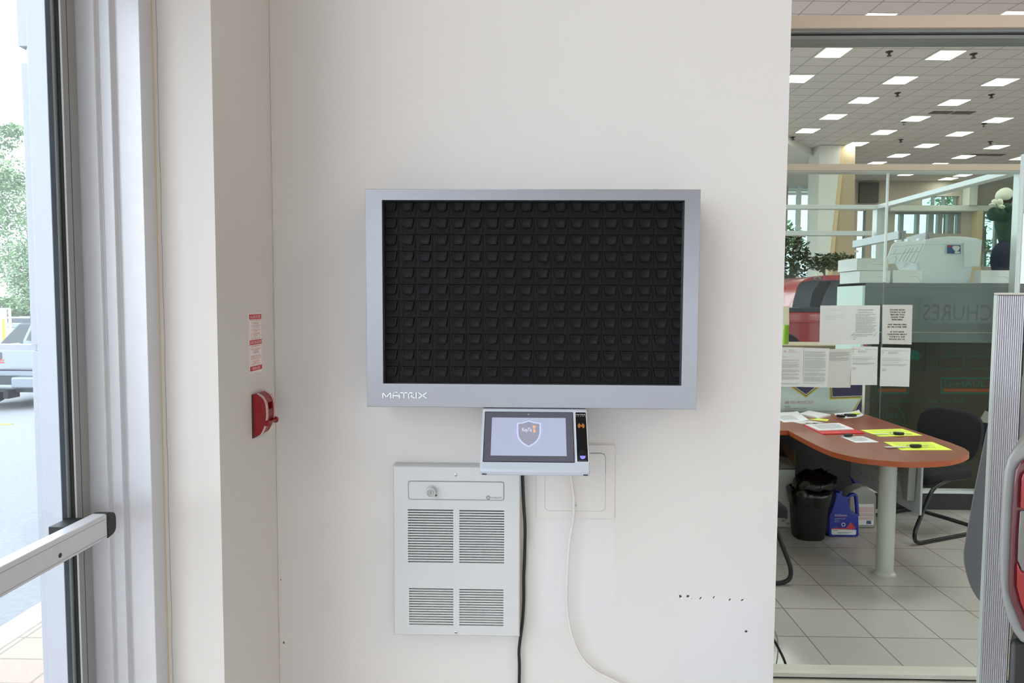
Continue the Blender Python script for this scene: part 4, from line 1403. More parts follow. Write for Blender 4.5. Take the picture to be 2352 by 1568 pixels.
lines_on(o, f, 7, 4, m='faint_ink')
o, f = sheet('loose_paper', [(1915, 953), (1973, 948), (1984, 957), (1940, 961)], 'paper', 'curled white sheet under keys at the back of the desk', curl=.02)
ORG[o] = V(o.location)
build('yellow_mark', MB().prism([f.p(a, b, .012) for a, b in ((.55, .25), (.8, .2), (.85, .55), (.6, .6))], (0, 0, .0006)), 'paper_yellow', o)

def key(name, c, ang, L_, label, blade=True, tag=None, z=ZD):
    c = V((c.x, c.y, z + .002))
    t = thing(name, label, 'car key', c)
    u = V((math.cos(ang), math.sin(ang), 0)); q = V((-u.y, u.x, 0))
    P = [c + u * a * L_ + q * b * L_ for a, b in ((-.5, -.16), (-.2, -.26), (.25, -.24), (.5, -.14), (.5, .14), (.25, .24), (-.2, .26), (-.5, .16))]
    build('fob', MB().prism(P, (0, 0, .016)), 'key_black', t, bevel=.005, seg=3)
    if blade:
        B_ = [c + u * a * L_ + q * b * L_ + V((0, 0, .005)) for a, b in ((.45, -.06), (1.15, -.05), (1.25, 0), (1.15, .06), (.45, .06))]
        build('blade', MB().prism(B_, (0, 0, .003)), 'steel', t)
    rc = c - u * L_ * .62 + V((0, 0, .006))
    build('ring', MB().tube([rc + u * math.cos(a) * .013 + q * math.sin(a) * .013 + V((0, 0, .004 * math.sin(a))) for a in [2 * PI * k / 16 for k in range(16)]], .0015, 6, closed=True), 'steel', t)
    if tag:
        tg = [rc + V((a, b, -.004)) for a, b in tag]
        build('paper_tag', MB().prism(tg, (0, 0, .001)), 'paper_grey', t)
key('car_key', D_(1948, 1003), math.radians(200), .06, 'black car key on the small white slip by the red folder', z=ZD + .0015)
key('car_key', D_(2064, 999), math.radians(-12), .062, 'black car key with a paper tag on the farther yellow form', tag=[(-.02, -.012), (-.12, -.022), (-.12, .0), (-.02, .012)], z=ZD + .0015)
key('car_key', D_(2103, 1028), math.radians(8), .066, 'black car key with a paper tag on the nearer yellow form', tag=[(-.02, -.014), (-.14, -.02), (-.14, .004), (-.02, .012)], z=ZD + .0015)
key('car_key', D_(1953, 956.5), math.radians(0), .085, 'long black car key on the curled sheet at the desk back', blade=False, z=ZD + .002)
key('car_key', D_(1931, 958.5), math.radians(150), .06, 'short black car key with rings beside the curled sheet', blade=False, z=ZD + .0015)
pn = D_(1850, 972.5); pe = D_(1878, 974.5)
pm = MB().tube([V((pn.x, pn.y, ZD + .005)), V((pe.x, pe.y, ZD + .005))], .0045, 10)
po = build('pen', pm, 'paper_grey', None, loc=base_of(pm), smooth=50, label='white pen with a black tip lying before the red folder', cat='pen')
ORG[po] = V(po.location)
d_ = (pe - pn).normalized()
build('pen_tip', MB().tube([V((pe.x, pe.y, ZD + .005)) - d_ * .03, V((pe.x, pe.y, ZD + .005)) + d_ * .004], .0051, 10), 'key_black', po, smooth=50)

# protection board standing at the back of the desk
def bY(x):  # the board recedes to the right
    return 5.30 + (x - 1797) * .0005
bl_, br_ = aY(1797, 951, bY(1797)), aY(1978, 948, bY(1978))
zt_b = aY(1797, 840, bY(1797)).z
z0_b = .66
bo = thing('display_board', 'purple and white board reading ARE YOU PROTECTED beyond the desk and glass', 'sign', ((bl_.x + br_.x) / 2, (bl_.y + br_.y) / 2, z0_b))
xl = bl_.x - .35 * (br_.x - bl_.x); yl = bl_.y - .35 * (br_.y - bl_.y)
fb = Fr(V((xl, yl, zt_b)), V((br_.x, br_.y, zt_b)), V((xl, yl, z0_b)))
build('board', MB().slab(fb, 0, 1, 0, 1, -.006, 0), 'purple', bo)
build('stand', MB().slab(fb, .3, .34, 1, 1 + .64 / fb.h, -.05, -.01).slab(fb, .7, .74, 1, 1 + .64 / fb.h, -.05, -.01), 'desk_dark', bo)
def Bq(x, y):
    p = aP(x, y, fb.o, fb.n) - fb.o
    return (p.dot(fb.x) / fb.w, p.dot(fb.y) / fb.h)
vz = [Bq(*p) for p in ((1790, 868), (1851, 910.5), (1909, 868), (1907.5, 915), (1979, 912.5), (1957, 949))]
vz[1] = Bq(1851, 910.5)
right = Bq(1905.5, 868)
wpoly = [(0, Bq(1797, 868)[1]), vz[0], vz[1], right, vz[3], (.999, vz[4][1]), (vz[5][0], Bq(1957, 952)[1]), (vz[5][0] - .03, .999), (0, .999)]
build('white_field', MB().prism([fb.p(a, b, .0002) for a, b in wpoly], fb.n * .0006), 'board_white', bo)
seg1 = [vz[0], vz[1], right]; seg2 = [right, vz[3], (.999, vz[4][1]), vz[5]]
for m, off, wd in (('gold', 0.0, .014), ('alarm_red', .0075, .007), ('sticker_white', .0125, .006)):
    mb = MB()
    mb.stroke(fb, [(a, b - off / fb.h * 1.2) for a, b in seg1], wd, .0008, .0012 + off * .02)
    mb.stroke(fb, [(seg2[0][0] + off / fb.w, seg2[0][1]), (seg2[1][0] + off / fb.w, seg2[1][1] - off / fb.h), (seg2[2][0] + off * .2 / fb.w, seg2[2][1] - off / fb.h), (seg2[3][0] + off / fb.w, seg2[3][1])], wd, .0008, .0012 + off * .02)
    build('border', mb, m, bo)
mb = MB()
a_, b_ = Bq(1801.5, 927.5); a2, _ = Bq(1868.5, 920)
mb.text('ARE YOU PROTECTED?', fb, a_, b_, .023, (a2 - a_) * fb.w, 'l', .0013)
build('lettering', mb, 'red_print', bo, label='red words ARE YOU PROTECTED')
mb = MB()
for t, x, y, cap, xe_ in (('GOOD', 1802, 935.5, .014, 1813.5), ('EXTERIOR & INTERIOR PROTECTION', 1802, 939.5, .008, 1850), ('Rust Protection', 1802, 943, .007, 1822), ('The rust protection module works in all weather conditions to keep your vehicle safe from corrosion', 1802, 946.5, .007, 1922)):
    a_, b_ = Bq(x, y); a2, _ = Bq(xe_, y)
    mb.text(t, fb, a_, b_, cap, (a2 - a_) * fb.w, 'l', .0013)
build('fine_print', mb, 'black_print', bo)

# ------------------------------------------------------------------ papers taped to the back glass
def taped(name, c, label, m='paper', left=None, wave=.004, seed=0):
    """sheet hung on the office back glass, slightly wavy"""
    P = [aY(x, y, YB - .004) for x, y in c]     # tl, tr, br, bl
    n = 10
    vs, fs = [], []
    def pos(u, v):
        p = (P[0] * (1 - u) + P[1] * u) * (1 - v) + (P[3] * (1 - u) + P[2] * u) * v
        k = wave * (.5 + .5 * math.sin(u * 5 + seed * 1.7 + v * 2)) * (.2 + v)
        return p + V((0, -k, 0))
    for i in range(n + 1):
        for j in range(n + 1):
            vs.append(pos(i / n, j / n))
    N = len(vs)
    vs += [v + V((0, .0006, 0)) for v in vs]
    for i in range(n):
        for j in range(n):
            a = i * (n + 1) + j
            fs.append((a, a + 1, a + n + 2, a + n + 1))
            fs.append((a + N, a + n + 1 + N, a + n + 2 + N, a + 1 + N))
    for i in range(n):
        for (a, b) in ((i * (n + 1), (i + 1) * (n + 1)), (i * (n + 1) + n, (i + 1) * (n + 1) + n), (i, i + 1), (n * (n + 1) + i, n * (n + 1) + i + 1)):
            fs.append((a, b, b + N, a + N))
    mb = MB().add(vs, fs)
    t = thing(name, label, 'notice', base_of(mb), 'papers taped to the office glass')
    build('sheet', mb, m, t, smooth=60)
    f = Fr(P[0], P[1], P[3])
    f.pos = pos
    return t, f
def on_paper(t, f, mb, m, nm='print_lines', label=None):
    """lay flat print onto the wavy sheet"""
    for i, v in enumerate(mb.v):
        r = v - f.o
        u, w_ = r.dot(f.x) / f.w, r.dot(f.y) / f.h
        p = f.pos(min(max(u, 0), 1), min(max(w_, 0), 1))
        mb.v[i] = V((v.x, p.y - .0012, v.z))
    build(nm, mb, m, t, label=label)
t, f = taped('notice', [(1884, 701.5), (1954, 701), (1952, 791), (1882, 791)], 'mostly blank white notice with three short lines, left in the upper row', seed=1, wave=.002)
mb = MB().text("RAY'S VEHICLES", f, .5, .12, .0042, .06, 'c')
for i, s_ in enumerate(("ALL RAY'S VEHICLES MUST BE SHOWN", 'TO ELIZABETH BEFORE PARKING THEM', 'UP ON THE NORTH LOT.')):
    mb.text(s_, f, .13, .27 + i * .044, .0042, f.w * (.66, .67, .4)[i])
on_paper(t, f, mb, 'grey_print', 'lettering')
t, f = taped('notice', [(1954.3, 701), (2021.5, 701), (2019, 790), (1952.3, 790.5)], 'white bullet list notice with two teal crosses, middle of the upper row', seed=2, wave=.003)
mb = MB().text('TO ALL WHOLESALE DRIVERS', f, .5, .122, .0058, f.w * .54, 'c').text('RE: RETURNING NORTH LOT', f, .5, .182, .0048, f.w * .5, 'c')
mb.slab(f, .23, .77, .128, .131, .0004, .0006).slab(f, .25, .75, .188, .19, .0004, .0006)
on_paper(t, f, mb, 'black_print', 'lettering')
mb = MB()
for i, (b0, n) in enumerate(((.222, 1), (.26, 1), (.30, 4), (.44, 2), (.515, 2), (.585, 4))):
    mb.dashes(f, .18, .88, b0, b0 + n * .035, n, seed=20 + i, fill=.4)
    mb.slab(f, .14, .155, b0 + .003, b0 + .012, .0004, .0006)
mb.dashes(f, .1, .8, .74, .81, 2, seed=31, fill=.4).dashes(f, .1, .27, .825, .86, 1, seed=32).dashes(f, .1, .2, .87, .9, 1, seed=33)
on_paper(t, f, mb, 'grey_print')
mb = MB()
for a in (.065, .84):
    mb.stroke(f, [(a - .05, .785), (a + .03, .735), (a + .07, .70)], .0022, .0003, .0007).stroke(f, [(a - .02, .735), (a + .02, .785)], .0022, .0003, .0007)
on_paper(t, f, mb, 'teal_ink', 'ink_cross')
t, f = taped('notice', [(2027, 699.5), (2096, 700), (2093.5, 791), (2025.5, 789.5)], 'white notice in bold capitals reading PLEASE READ YOUR P.O. SLIP', 'paper_grey', seed=3)
mb = MB()
for b, s_, wd in ((.145, 'PLEASE READ', .49), (.207, 'YOUR P.O. SLIP', .53), (.27, 'BEFORE YOU', .46), (.333, 'LEAVE THIS', .43), (.395, 'BUILDING.', .37), (.52, 'ANY ERRORS WILL', .65), (.582, 'BE ON YOUR TIME.', .65), (.707, 'IF YOU HAVE', .46), (.77, 'QUESTIONS ABOUT', .66), (.832, 'YOUR P.O. SLIP,', .54), (.895, 'PLEASE SEE US.', .54)):
    mb.text(s_, f, .5, b, .0112, f.w * wd, 'c')
    mb.text(s_, f, .507, b, .0112, f.w * wd, 'c')
on_paper(t, f, mb, 'black_print', 'lettering', 'bold black capitals PLEASE READ YOUR P.O. SLIP')
t, f = taped('notice', [(1777, 796.5), (1846, 798), (1843, 888), (1775, 888)], 'white letter with a small red letterhead, leftmost of the lower row by the wall', seed=4)
mb = MB()
for i, (b0, n) in enumerate(((.31, 2), (.37, 2), (.42, 6), (.56, 4), (.66, 3), (.74, 4), (.90, 2))):
    mb.dashes(f, .12, .88, b0, b0 + n * .018, n, seed=40 + i, fill=.4)
mb.dashes(f, .3, .5, .235, .255, 1, seed=50)
on_paper(t, f, mb, 'grey_print')
mb = MB().text('ls', f, .345, .118, .012, .016, 'l').text('GMC', f, .62, .083, .006, .022, 'l').slab(f, .45, .88, .112, .116, .0004, .0006)
on_paper(t, f, mb, 'red_print', 'letterhead')
c = f.p(.55, .072)
build('logo_disc', MB().lathe((c.x, f.pos(.55, .07).y - .001, c.z), (0, -1, 0), [(.0075, 0), (.0075, .0005)], 16), 'sign_grey', t)
t, f = taped('notice', [(1846.5, 798.5), (1905, 800), (1898.5, 889), (1843.5, 888.5)], 'densely printed white page with a curled right edge, second in the lower row', seed=5, wave=.010)
mb = MB()
for i, (b0, n) in enumerate(((.09, 3), (.15, 5), (.25, 3), (.31, 13), (.54, 4), (.63, 5), (.73, 8), (.89, 2))):
    mb.dashes(f, .03, .88, b0, b0 + n * .0165, n, seed=60 + i, fill=.42)
on_paper(t, f, mb, 'grey_print')
t, f = taped('notice', [(1903, 801.5), (1957, 800), (1953.5, 890), (1898, 889.5)], 'grey white page printed only at its top, third in the lower row', 'paper_grey', seed=6, wave=.008)
mb = MB()
for i, (b0, n) in enumerate(((.085, 3), (.145, 3), (.205, 1), (.235, 3), (.30, 1))):
    mb.dashes(f, .03, .92, b0, b0 + n * .018, n, seed=70 + i, fill=.45, last=.3)
on_paper(t, f, mb, 'grey_print')
t, f = taped('notice', [(1955, 794.5), (2016.5, 796), (2014, 884), (1953, 883.5)], 'white memo under a thin black rule, fourth in the lower row', seed=7, wave=.006)
def memo(t, f, sd):
    mb = MB().slab(f, .04, .95, .075, .079, .0004, .0006).text('Memo', f, .05, .068, .004)
    on_paper(t, f, mb, 'black_print', 'letterhead')
    mb = MB()
    for i, (a0, a1, b0, n) in enumerate(((.05, .1, .11, 3), (.25, .6, .11, 3), (.05, .12, .2, 1), (.05, .95, .27, 1), (.05, .95, .31, 2), (.05, .9, .37, 1), (.05, .9, .42, 3), (.05, .2, .54, 4))):
        mb.dashes(f, a0, a1, b0, b0 + n * .02, n, seed=sd + i, fill=.42)
    on_paper(t, f, mb, 'grey_print')
memo(t, f, 80)
t, f = taped('notice', [(2023, 797.5), (2091.5, 799), (2087, 887.5), (2020, 886.5)], 'white memo right of a gap, rightmost of the lower row below the bold notice', seed=8, wave=.006)
memo(t, f, 95)
t, f = taped('notice', [(1796, 705), (1812.5, 705), (1812.5, 746), (1796, 746.5)], 'small cream slip on the glass at the wall edge', 'paper_cream', wave=.002)

# ================================================================== office floor things
def put_chair(nm, label, cx, cy, rz, reach=0.0, sw=.46, sd=.46, sh=.45, back=True, fr_w=.50, bw=.42, bh=.40, btop=.90):
    """guest chair on a bent tube sled base; faces +y of its own frame"""
    t = thing(nm, label, 'chair', (cx, cy, 0))
    R_ = Matrix.Rotation(rz, 3, 'Z')
    def W_(x, y, z): 
        p = R_ @ V((x, y, 0)); return V((cx + p.x, cy + p.y, z))
    def wm(mb): 
        mb.v = [W_(v.x, v.y, v.z) for v in mb.v]; return mb
    # seat cushion with a waterfall front
    rg = []
    for y, dz0, dz1, k in ((-sd / 2, .0, -.02, .86), (-sd / 2 + .03, -.02, .0, .97), (sd / 2 - .07, -.025, .0, 1), (sd / 2 - .02, -.03, -.012, .97), (sd / 2, -.045, -.03, .9)):
        ww = sw / 2 * k
        rg.append([(-ww, y, sh - .05 + dz0), (ww, y, sh - .05 + dz0), (ww, y, sh - .01 + dz1), (ww * .9, y, sh + dz1), (-ww * .9, y, sh + dz1), (-ww, y, sh - .01 + dz1)])
    build('seat', wm(MB().loft(rg)), 'chair_fabric', t, bevel=.012, seg=3, smooth=60)
    build('seat_pan', wm(MB().box(-sw / 2 + .03, sw / 2 - .03, -sd / 2 + .03, sd / 2 - .05, sh - .085, sh - .06)), 'chair_frame', t, bevel=.004)
    # backrest: rounded shield, curved
    z0 = btop - bh
    prof = []
    for k in range(28):
        a = 2 * PI * k / 28
        ca, sa = math.cos(a), math.sin(a)
        x = bw / 2 * (abs(ca) ** .62) * (1 if ca > 0 else -1)
        z = (z0 + btop) / 2 + bh / 2 * (abs(sa) ** .72) * (1 if sa > 0 else -1)
        x *= (.86 + .14 * (z - z0) / bh)
        prof.append((x, z))
    def bp(x, z, off, s_=1.0):
        zc = (z0 + btop) / 2
        x, z = x * s_, zc + (z - zc) * s_
        return (x, -sd / 2 - .04 - (z - sh) * .14 + off + x * x * .5, z)
    build('backrest', wm(MB().loft([[bp(x, z, -.02, .9) for x, z in prof], [bp(x, z, -.012) for x, z in prof], [bp(x, z, .018) for x, z in prof], [bp(x, z, .03, .9) for x, z in prof]])), 'chair_fabric', t, smooth=60)
    build('back_bar', wm(MB().tube(cr_path([(0, -sd / 2 + .08, sh - .07), (0, -sd / 2 - .05, sh - .06), (0, -sd / 2 - .075, sh + .06), (0, -sd / 2 - .08, sh + .22)], 5), .018, 8)), 'chair_frame', t, smooth=60)
    r = .0125
    for s_ in (-1, 1):
        hx_ = s_ * fr_w / 2
        path = round_poly3([(s_ * .17, -.10, sh - .075), (hx_ - s_ * .02, .17, sh - .07), (hx_, .215 + reach * .6, sh - .10), (hx_, .325 + reach, .08), (hx_, .30 + reach, r), (hx_, -.24, r), (hx_ - s_ * .04, -.30, r), (0, -.31, r)])
        build('sled_leg', wm(MB().tube(path, r, 12)), 'chair_frame', t, smooth=60)
    return t
def round_poly3(pts, r=.07, n=6):
    P = [V(p) for p in pts]
    out = [P[0]]
    for a, p, b in zip(P, P[1:], P[2:]):
        da, db = a - p, b - p
        ra, rb = min(r, da.length * .48), min(r, db.length * .48)
        A_, B_ = p + da.normalized() * ra, p + db.normalized() * rb
        for k in range(n + 1):
            t = k / n
            out.append(A_ * (1 - t) ** 2 + p * (2 * t * (1 - t)) + B_ * t ** 2)
    out.append(P[-1])
    return out
put_chair('guest_chair', 'black fabric guest chair on a bent tube base behind the rounded desk end', 2.80, 4.84, math.radians(114), reach=.10, fr_w=.54, bw=.50, bh=.37, btop=.82)
put_chair('guest_chair', 'black guest chair mostly hidden by the wall, its tube base showing at the edge', 1.165, 4.02, math.radians(-90), fr_w=.50, sd=.62)
# jacket and bag on the floor behind the far chair
jb = thing('striped_jacket', 'navy and grey striped jacket hung beside the chair by the ribbed panel', 'jacket', (3.56, 5.12, .35))
mb = MB()
jr = []
for z, w_, x_ in ((.98, .05, 3.66), (.92, .10, 3.62), (.85, .12, 3.60), (.78, .15, 3.57), (.70, .17, 3.55), (.62, .18, 3.56), (.50, .17, 3.58), (.35, .15, 3.59)):
    jr.append([(x_ + math.cos(a) * w_, 5.12 + math.sin(a) * w_ * .5, z) for a in [2 * PI * k / 14 for k in range(14)]])
build('cloth', MB().loft(jr), 'doll_navy', jb, smooth=60)
for a_, m in ((1, 'label_navy'), (3, 'carton_grey')):
    r_ = [[V((p[0] + (p[0] - 3.59) * .03, p[1] + (p[1] - 5.12) * .05, p[2])) for p in jr[a_]], [V((p[0] + (p[0] - 3.59) * .03, p[1] + (p[1] - 5.12) * .05, p[2])) for p in jr[a_ + 1]]]
    build('stripe', MB().loft(r_), m, jb, smooth=60)
build('coat_stand', MB().tube([(3.64, 5.17, .0), (3.64, 5.17, 1.0)], .012, 8).lathe((3.64, 5.17, 0), (0, 0, 1), [(.13, 0), (.12, .02), (.02, .03)], 20), 'chair_frame', jb)

# wastebasket with its bag turned over the rim
c = aZ(1868, 1243, 0)
wx, wy = c.x, c.y + .09
def ringr(z, rx, ry, n=28, jig=0, sd=0):
    rn = random.Random(sd)
    o = []
    for k in range(n):
        a = 2 * PI * k / n
        ca, sa = math.cos(a), math.sin(a)
        j = 1 + jig * (rn.random() - .5)
        o.append(V((wx + rx * j * (abs(ca) ** .75) * (1 if ca > 0 else -1), wy + ry * j * (abs(sa) ** .75) * (1 if sa > 0 else -1), z + jig * .12 * (rn.random() - .5))))
    return o
tb = thing('wastebasket', 'small black wastebasket lined with a black bag under the desk', 'wastebasket', (wx, wy, 0))
build('bin', MB().loft([ringr(0, .092, .085), ringr(.012, .1, .093), ringr(.30, .122, .115)]), 'bin_black', tb, smooth=50)
bagm = MB().loft([ringr(.235, .128, .121, jig=.06, sd=1), ringr(.265, .131, .124, jig=.09, sd=2), ringr(.295, .134, .127, jig=.07, sd=3), ringr(.325, .137, .128, jig=.09, sd=4), ringr(.338, .125, .118, jig=.12, sd=5), ringr(.28, .112, .106, jig=.1, sd=6)], cap=False)
bg_ = build('bag', bagm, 'bag_black', tb, smooth=80)
bulge = MB().loft([ringr(.30, .11, .10, jig=.1, sd=7), ringr(.36, .13, .12, jig=.15, sd=8), ringr(.41, .12, .11, jig=.2, sd=9), ringr(.44, .07, .06, jig=.3, sd=10)])
bulge.v = [V((v.x + (v.z - .30) * .45, v.y + .01, v.z)) for v in bulge.v]
build('bag_bulge', bulge, 'bag_black', tb, smooth=80)

# carton with open flaps at the wall edge
c0, c1 = aZ(1780, 1219, 0), aZ(1829, 1219, 0)
cz_ = aY(1810, 1084, c0.y).z
cx0_, cx1_ = c1.x - .30, aY(1835, 1100, c0.y).x
cy_ = c0.y + .07
ct = thing('carton', 'white cardboard box with open brown flaps beside the wastebasket', 'box', ((cx0_ + cx1_) / 2, cy_ + .16, 0))
build('box_body', MB().box(cx0_, cx1_, cy_, cy_ + .30, .004, cz_), 'carton_white', ct)
build('flap', MB().prism([(cx0_, cy_ - .01, cz_ + .003), (cx1_ - .005, cy_ - .01, cz_ + .012), (cx1_ - .005, cy_ + .10, cz_ + .055), (cx0_, cy_ + .10, cz_ + .12)], (0, 0, .004)), 'carton_grey', ct)
build('flap', MB().prism([(cx1_ - .004, cy_, cz_), (cx1_ + .01, cy_ + .04, cz_ + .13), (cx1_ - .03, cy_ + .29, cz_ + .17), (cx1_ - .004, cy_ + .30, cz_)], (.004, 0, 0)), 'carton_inside', ct)
fr_ = Fr(V((cx0_, cy_, cz_)), V((cx1_, cy_, cz_)), V((cx0_, cy_, 0)))
mb = MB().text('Name', fr_, .70, .84, .011).dashes(fr_, .72, .84, .86, .90, 2, seed=3).dashes(fr_, .82, .94, .91, .94, 2, seed=4)
build('lettering', mb, 'black_print', ct)

# blue oil jug
def bottle_outline(P, Y, th, mat_, parent, nm, bev=.012, hole=None):
    Q = [aY(x, y, Y) for x, y in P]
    Q = [V((q.x, Y, max(q.z, .003))) for q in Q]
    return build(nm, MB().prism(Q, (0, th, 0)), mat_, parent, bevel=bev, seg=3)
Yj_ = 4.58
jc = aY(1937, 1230, Yj_)
jg = thing('oil_jug', 'blue plastic oil jug with a white label band under the desk', 'jug', (jc.x, Yj_ + .05, 0))
# body with the handle opening cut out: two outlines that share the grip
bodyP = [(1904, 1230), (1906, 1237), (1970, 1237), (1972.5, 1228), (1972, 1190), (1970.5, 1181), (1958, 1180), (1953, 1168), (1949, 1148), (1950, 1141.5), (1938, 1139), (1934, 1137), (1933, 1131.5), (1920, 1130.5), (1921, 1140), (1911, 1172), (1905, 1184)]
bottle_outline(bodyP, Yj_, .09, 'jug_blue', jg, 'jug_body')
Q = [aY(x, y, Yj_ + .02) for x, y in ((1947, 1143), (1952, 1137), (1959, 1135), (1964, 1137), (1966, 1142), (1967.5, 1160), (1969, 1184))]
build('jug_handle', MB().tube(cr_path(Q, 4), .0125, 12), 'jug_blue', jg, smooth=60)
Q = aY(1927, 1130.5, Yj_ + .045)
build('cap', MB().lathe((Q.x, Yj_ + .045, Q.z - .004), (0, 0, 1), [(.022, 0), (.022, .018), (.019, .022)], 20), 'jug_blue', jg, smooth=40)
k0 = aY(1910, 1214.5, Yj_); k1 = aY(1966, 1228, Yj_)
P = round_poly([(k0.x, Yj_ - .0002, k0.z), (k1.x, Yj_ - .0002, k0.z - .004), (k1.x, Yj_ - .0002, k1.z), (k0.x, Yj_ - .0002, k1.z)], [0, 0, .01, .01])
build('label_band', MB().prism(P, (0, -.0008, 0)), 'label_white', jg)
f = Fr(aY(1908, 1170, Yj_ - .0002), aY(1966, 1170, Yj_ - .0002), aY(1908, 1230, Yj_ - .0002))
build('red_band', MB().slab(f, .03, .97, .70, .745, .0004, .0010).prism([f.p(.80, .47, .0006), f.p(.98, .70, .0006), f.p(.62, .70, .0006)], f.n * .0005).slab(f, .16, .64, .262, .275, .0004, .001), 'red_print', jg)
mb = MB().text('ACDelco', f, .16, .245, .0125, f.w * .48).text('SAE 10W-30 API SM', f, .16, .36, .006, f.w * .42).text('Motor Oil', f, .16, .42, .005, f.w * .16).text('Huile a moteur', f, .16, .47, .005, f.w * .22).text('5 Litres', f, .14, .67, .004, f.w * .14)
c_ = f.p(.5, .57)
mb.tube([c_ + V((math.cos(a) * .011, -.001, math.sin(a) * .011)) for a in [2 * PI * k / 20 for k in range(20)]], .003, 6, closed=True)
build('lettering', mb, 'label_white', jg, label='white letters ACDelco on the blue jug')
build('fine_print', MB().dashes(f, .1, .4, .78, .82, 1, seed=1, k=.0012).dashes(f, .28, .82, .86, .93, 2, seed=2, k=.0012), 'label_navy', jg)
# clear jug behind it
Yk = 4.77
kc_ = aY(1988, 1212, Yk)
cj = thing('clear_jug', 'cloudy clear plastic jug with a pink label behind the blue jug', 'jug', (kc_.x, Yk + .05, 0))
bottle_outline([(1950, 1212), (1952, 1216), (2008, 1216), (2012, 1210), (2013, 1140), (2009, 1130), (2000, 1126), (1992, 1119), (1980, 1117), (1962, 1124), (1952, 1132)], Yk, .10, 'jug_clear', cj, 'jug_body', .015)
Q = aY(1994, 1121, Yk + .06)
build('cap', MB().lathe((Q.x, Yk + .06, Q.z - .01), (0, 0, 1), [(.022, 0), (.022, .022)], 18), 'label_white', cj, smooth=40)
f = Fr(aY(1962, 1157, Yk), aY(2007, 1157, Yk), aY(1962, 1205, Yk))
build('label_sheet', MB().slab(f, 0, 1, 0, 1, .0003, .0009), 'label_white', cj)
build('label_blocks', MB().slab(f, 0, .97, .15, .40, .0009, .0012).slab(f, 0, .97, .44, .60, .0009, .0012).slab(f, 0, .97, .63, .76, .0009, .0012), 'label_pink', cj)
build('label_square', MB().slab(f, .62, .86, .80, .96, .0009, .0013), 'label_navy', cj)
# blue item wedged behind the jugs
Q = [aY(x, y, 4.89) for x, y in ((1955, 1092), (1960, 1104), (1974, 1112), (1980, 1120), (1966, 1126), (1950, 1118), (1942, 1124), (1940, 1300))]
bt = MB().tube([V((q.x, 4.89, max(q.z, .015))) for q in Q], .014, 10)
build('blue_hose', bt, 'jug_label_blue', None, loc=base_of(bt), smooth=60, label='dark blue hose bent behind the clear jug under the desk', cat='hose')

# ================================================================== beyond the back glass
YR = 5.40
x_l = aY(1982, 650, YR).x
x_r = aY(2322, 650, YR).x + .75
rt = aY(2100, 650, YR).z
r_b = aY(2100, 786, YR).z
rk = thing('brochure_rack', 'grey green brochure rack seen from behind through the back glass', 'rack', ((x_l + x_r) / 2, YR + .22, 0))
YR2 = 5.84
build('rack_side', MB().box(x_l, x_l + .02, YR, YR2, r_b - .3, rt), 'rack_side', rk, bevel=.002)
build('rack_side', MB().box(x_r - .02, x_r, YR, YR2, 0, rt), 'rack_side', rk)
build('rack_leg', MB().box(x_l, x_l + .04, YR2 - .05, YR2, 0, r_b - .3), 'rack_back', rk)
build('rack_leg', MB().box(x_l, x_l + .04, YR + .14, YR + .18, 0, r_b - .3), 'rack_back', rk)
zz1 = aY(2100, 658, YR).z; zz2 = aY(2100, 763, YR).z
build('back_board', MB().box(x_l + .02, x_r - .02, YR + .006, YR + .016, zz2 + .002, zz1 - .002), 'rack_back', rk)
build('shelf', MB().box(x_l, x_r, YR, YR2, rt - .02, rt).box(x_l + .02, x_r - .02, YR, YR + .02, zz1, rt - .02), 'rack_back', rk)
build('lower_board', MB().box(x_l + .02, x_r - .02, YR + .003, YR + .016, r_b, zz2 - .002), 'rack_back', rk)
f = Fr(V((x_l, YR + .006, zz1)), V((x_r, YR + .006, zz1)), V((x_l, YR + .006, zz2)))
def onR(x, y):
    p = aY(x, y, YR + .006); return ((p.x - x_l) / f.w, (zz1 - p.z) / f.h)
mb = MB()
a_, b_ = onR(2119, 735.5); a2, _ = onR(2278.5, 735.5)
Lw = (a2 - a_) * f.w
mb.text('BROCHURES', f, a_ + Lw * 1.0 / f.w * 1.53, b_, (735.5 - 697) / FPX * YR, Lw * 1.53, 'l', .0012, mirror=True)
build('lettering', mb, 'rack_letter', rk, label='mirror image letters BROCHURES')

# moving box board below the rack, printed in green
YU = 5.80
ux0, ux1 = aY(2002, 800, YU).x, aY(2400, 800, YU).x
uz1 = aY(2100, 786, YU).z
ub = thing('moving_carton', 'large brown moving carton with green U-HAUL print beyond the back glass', 'box', ((ux0 + ux1) / 2, YU + .2, 0))
build('box_body', MB().box(ux0, ux1, YU, YU + .09, 0, uz1), 'cardboard', ub, bevel=.004)
build('slot', MB().box(aY(2125, 800, YU).x, aY(2127, 800, YU).x, YU - .001, YU + .01, aY(2125, 860, YU).z, uz1 - .004), 'black_print', ub)
f = Fr(V((ux0, YU, uz1)), V((ux1, YU, uz1)), V((ux0, YU, 0)))
def onU(x, y):
    p = aY(x, y, YU); return ((p.x - ux0) / f.w, (uz1 - p.z) / f.h)
mb = MB()
def ut(t, x, y, xe, cap):
    a, b = onU(x, y); a2, _ = onU(xe, y)
    mb.text(t, f, a, b, cap / FPX * YU, (a2 - a) * f.w, 'l', .0008)
ut('U-HAUL BOXES ARE DESIGNED FOR MULTIPLE USES', 2158, 801.5, 2290, 4.5)
ut('Moving  •  Storage  •  Dish  •  Office  •  Home', 2173, 810, 2280, 4)
for x, y, xe in ((2176, 816, 2188), (2246, 816, 2262)):
    ut('FROM', x, y, xe, 3)
def obox(x0, y0, x1, y1, w):
    pts_ = [onU(x0, y0), onU(x1, y0), onU(x1, y1), onU(x0, y1)]
    mb.stroke(f, pts_, w / FPX * YU, .0002, .0008, closed=True)
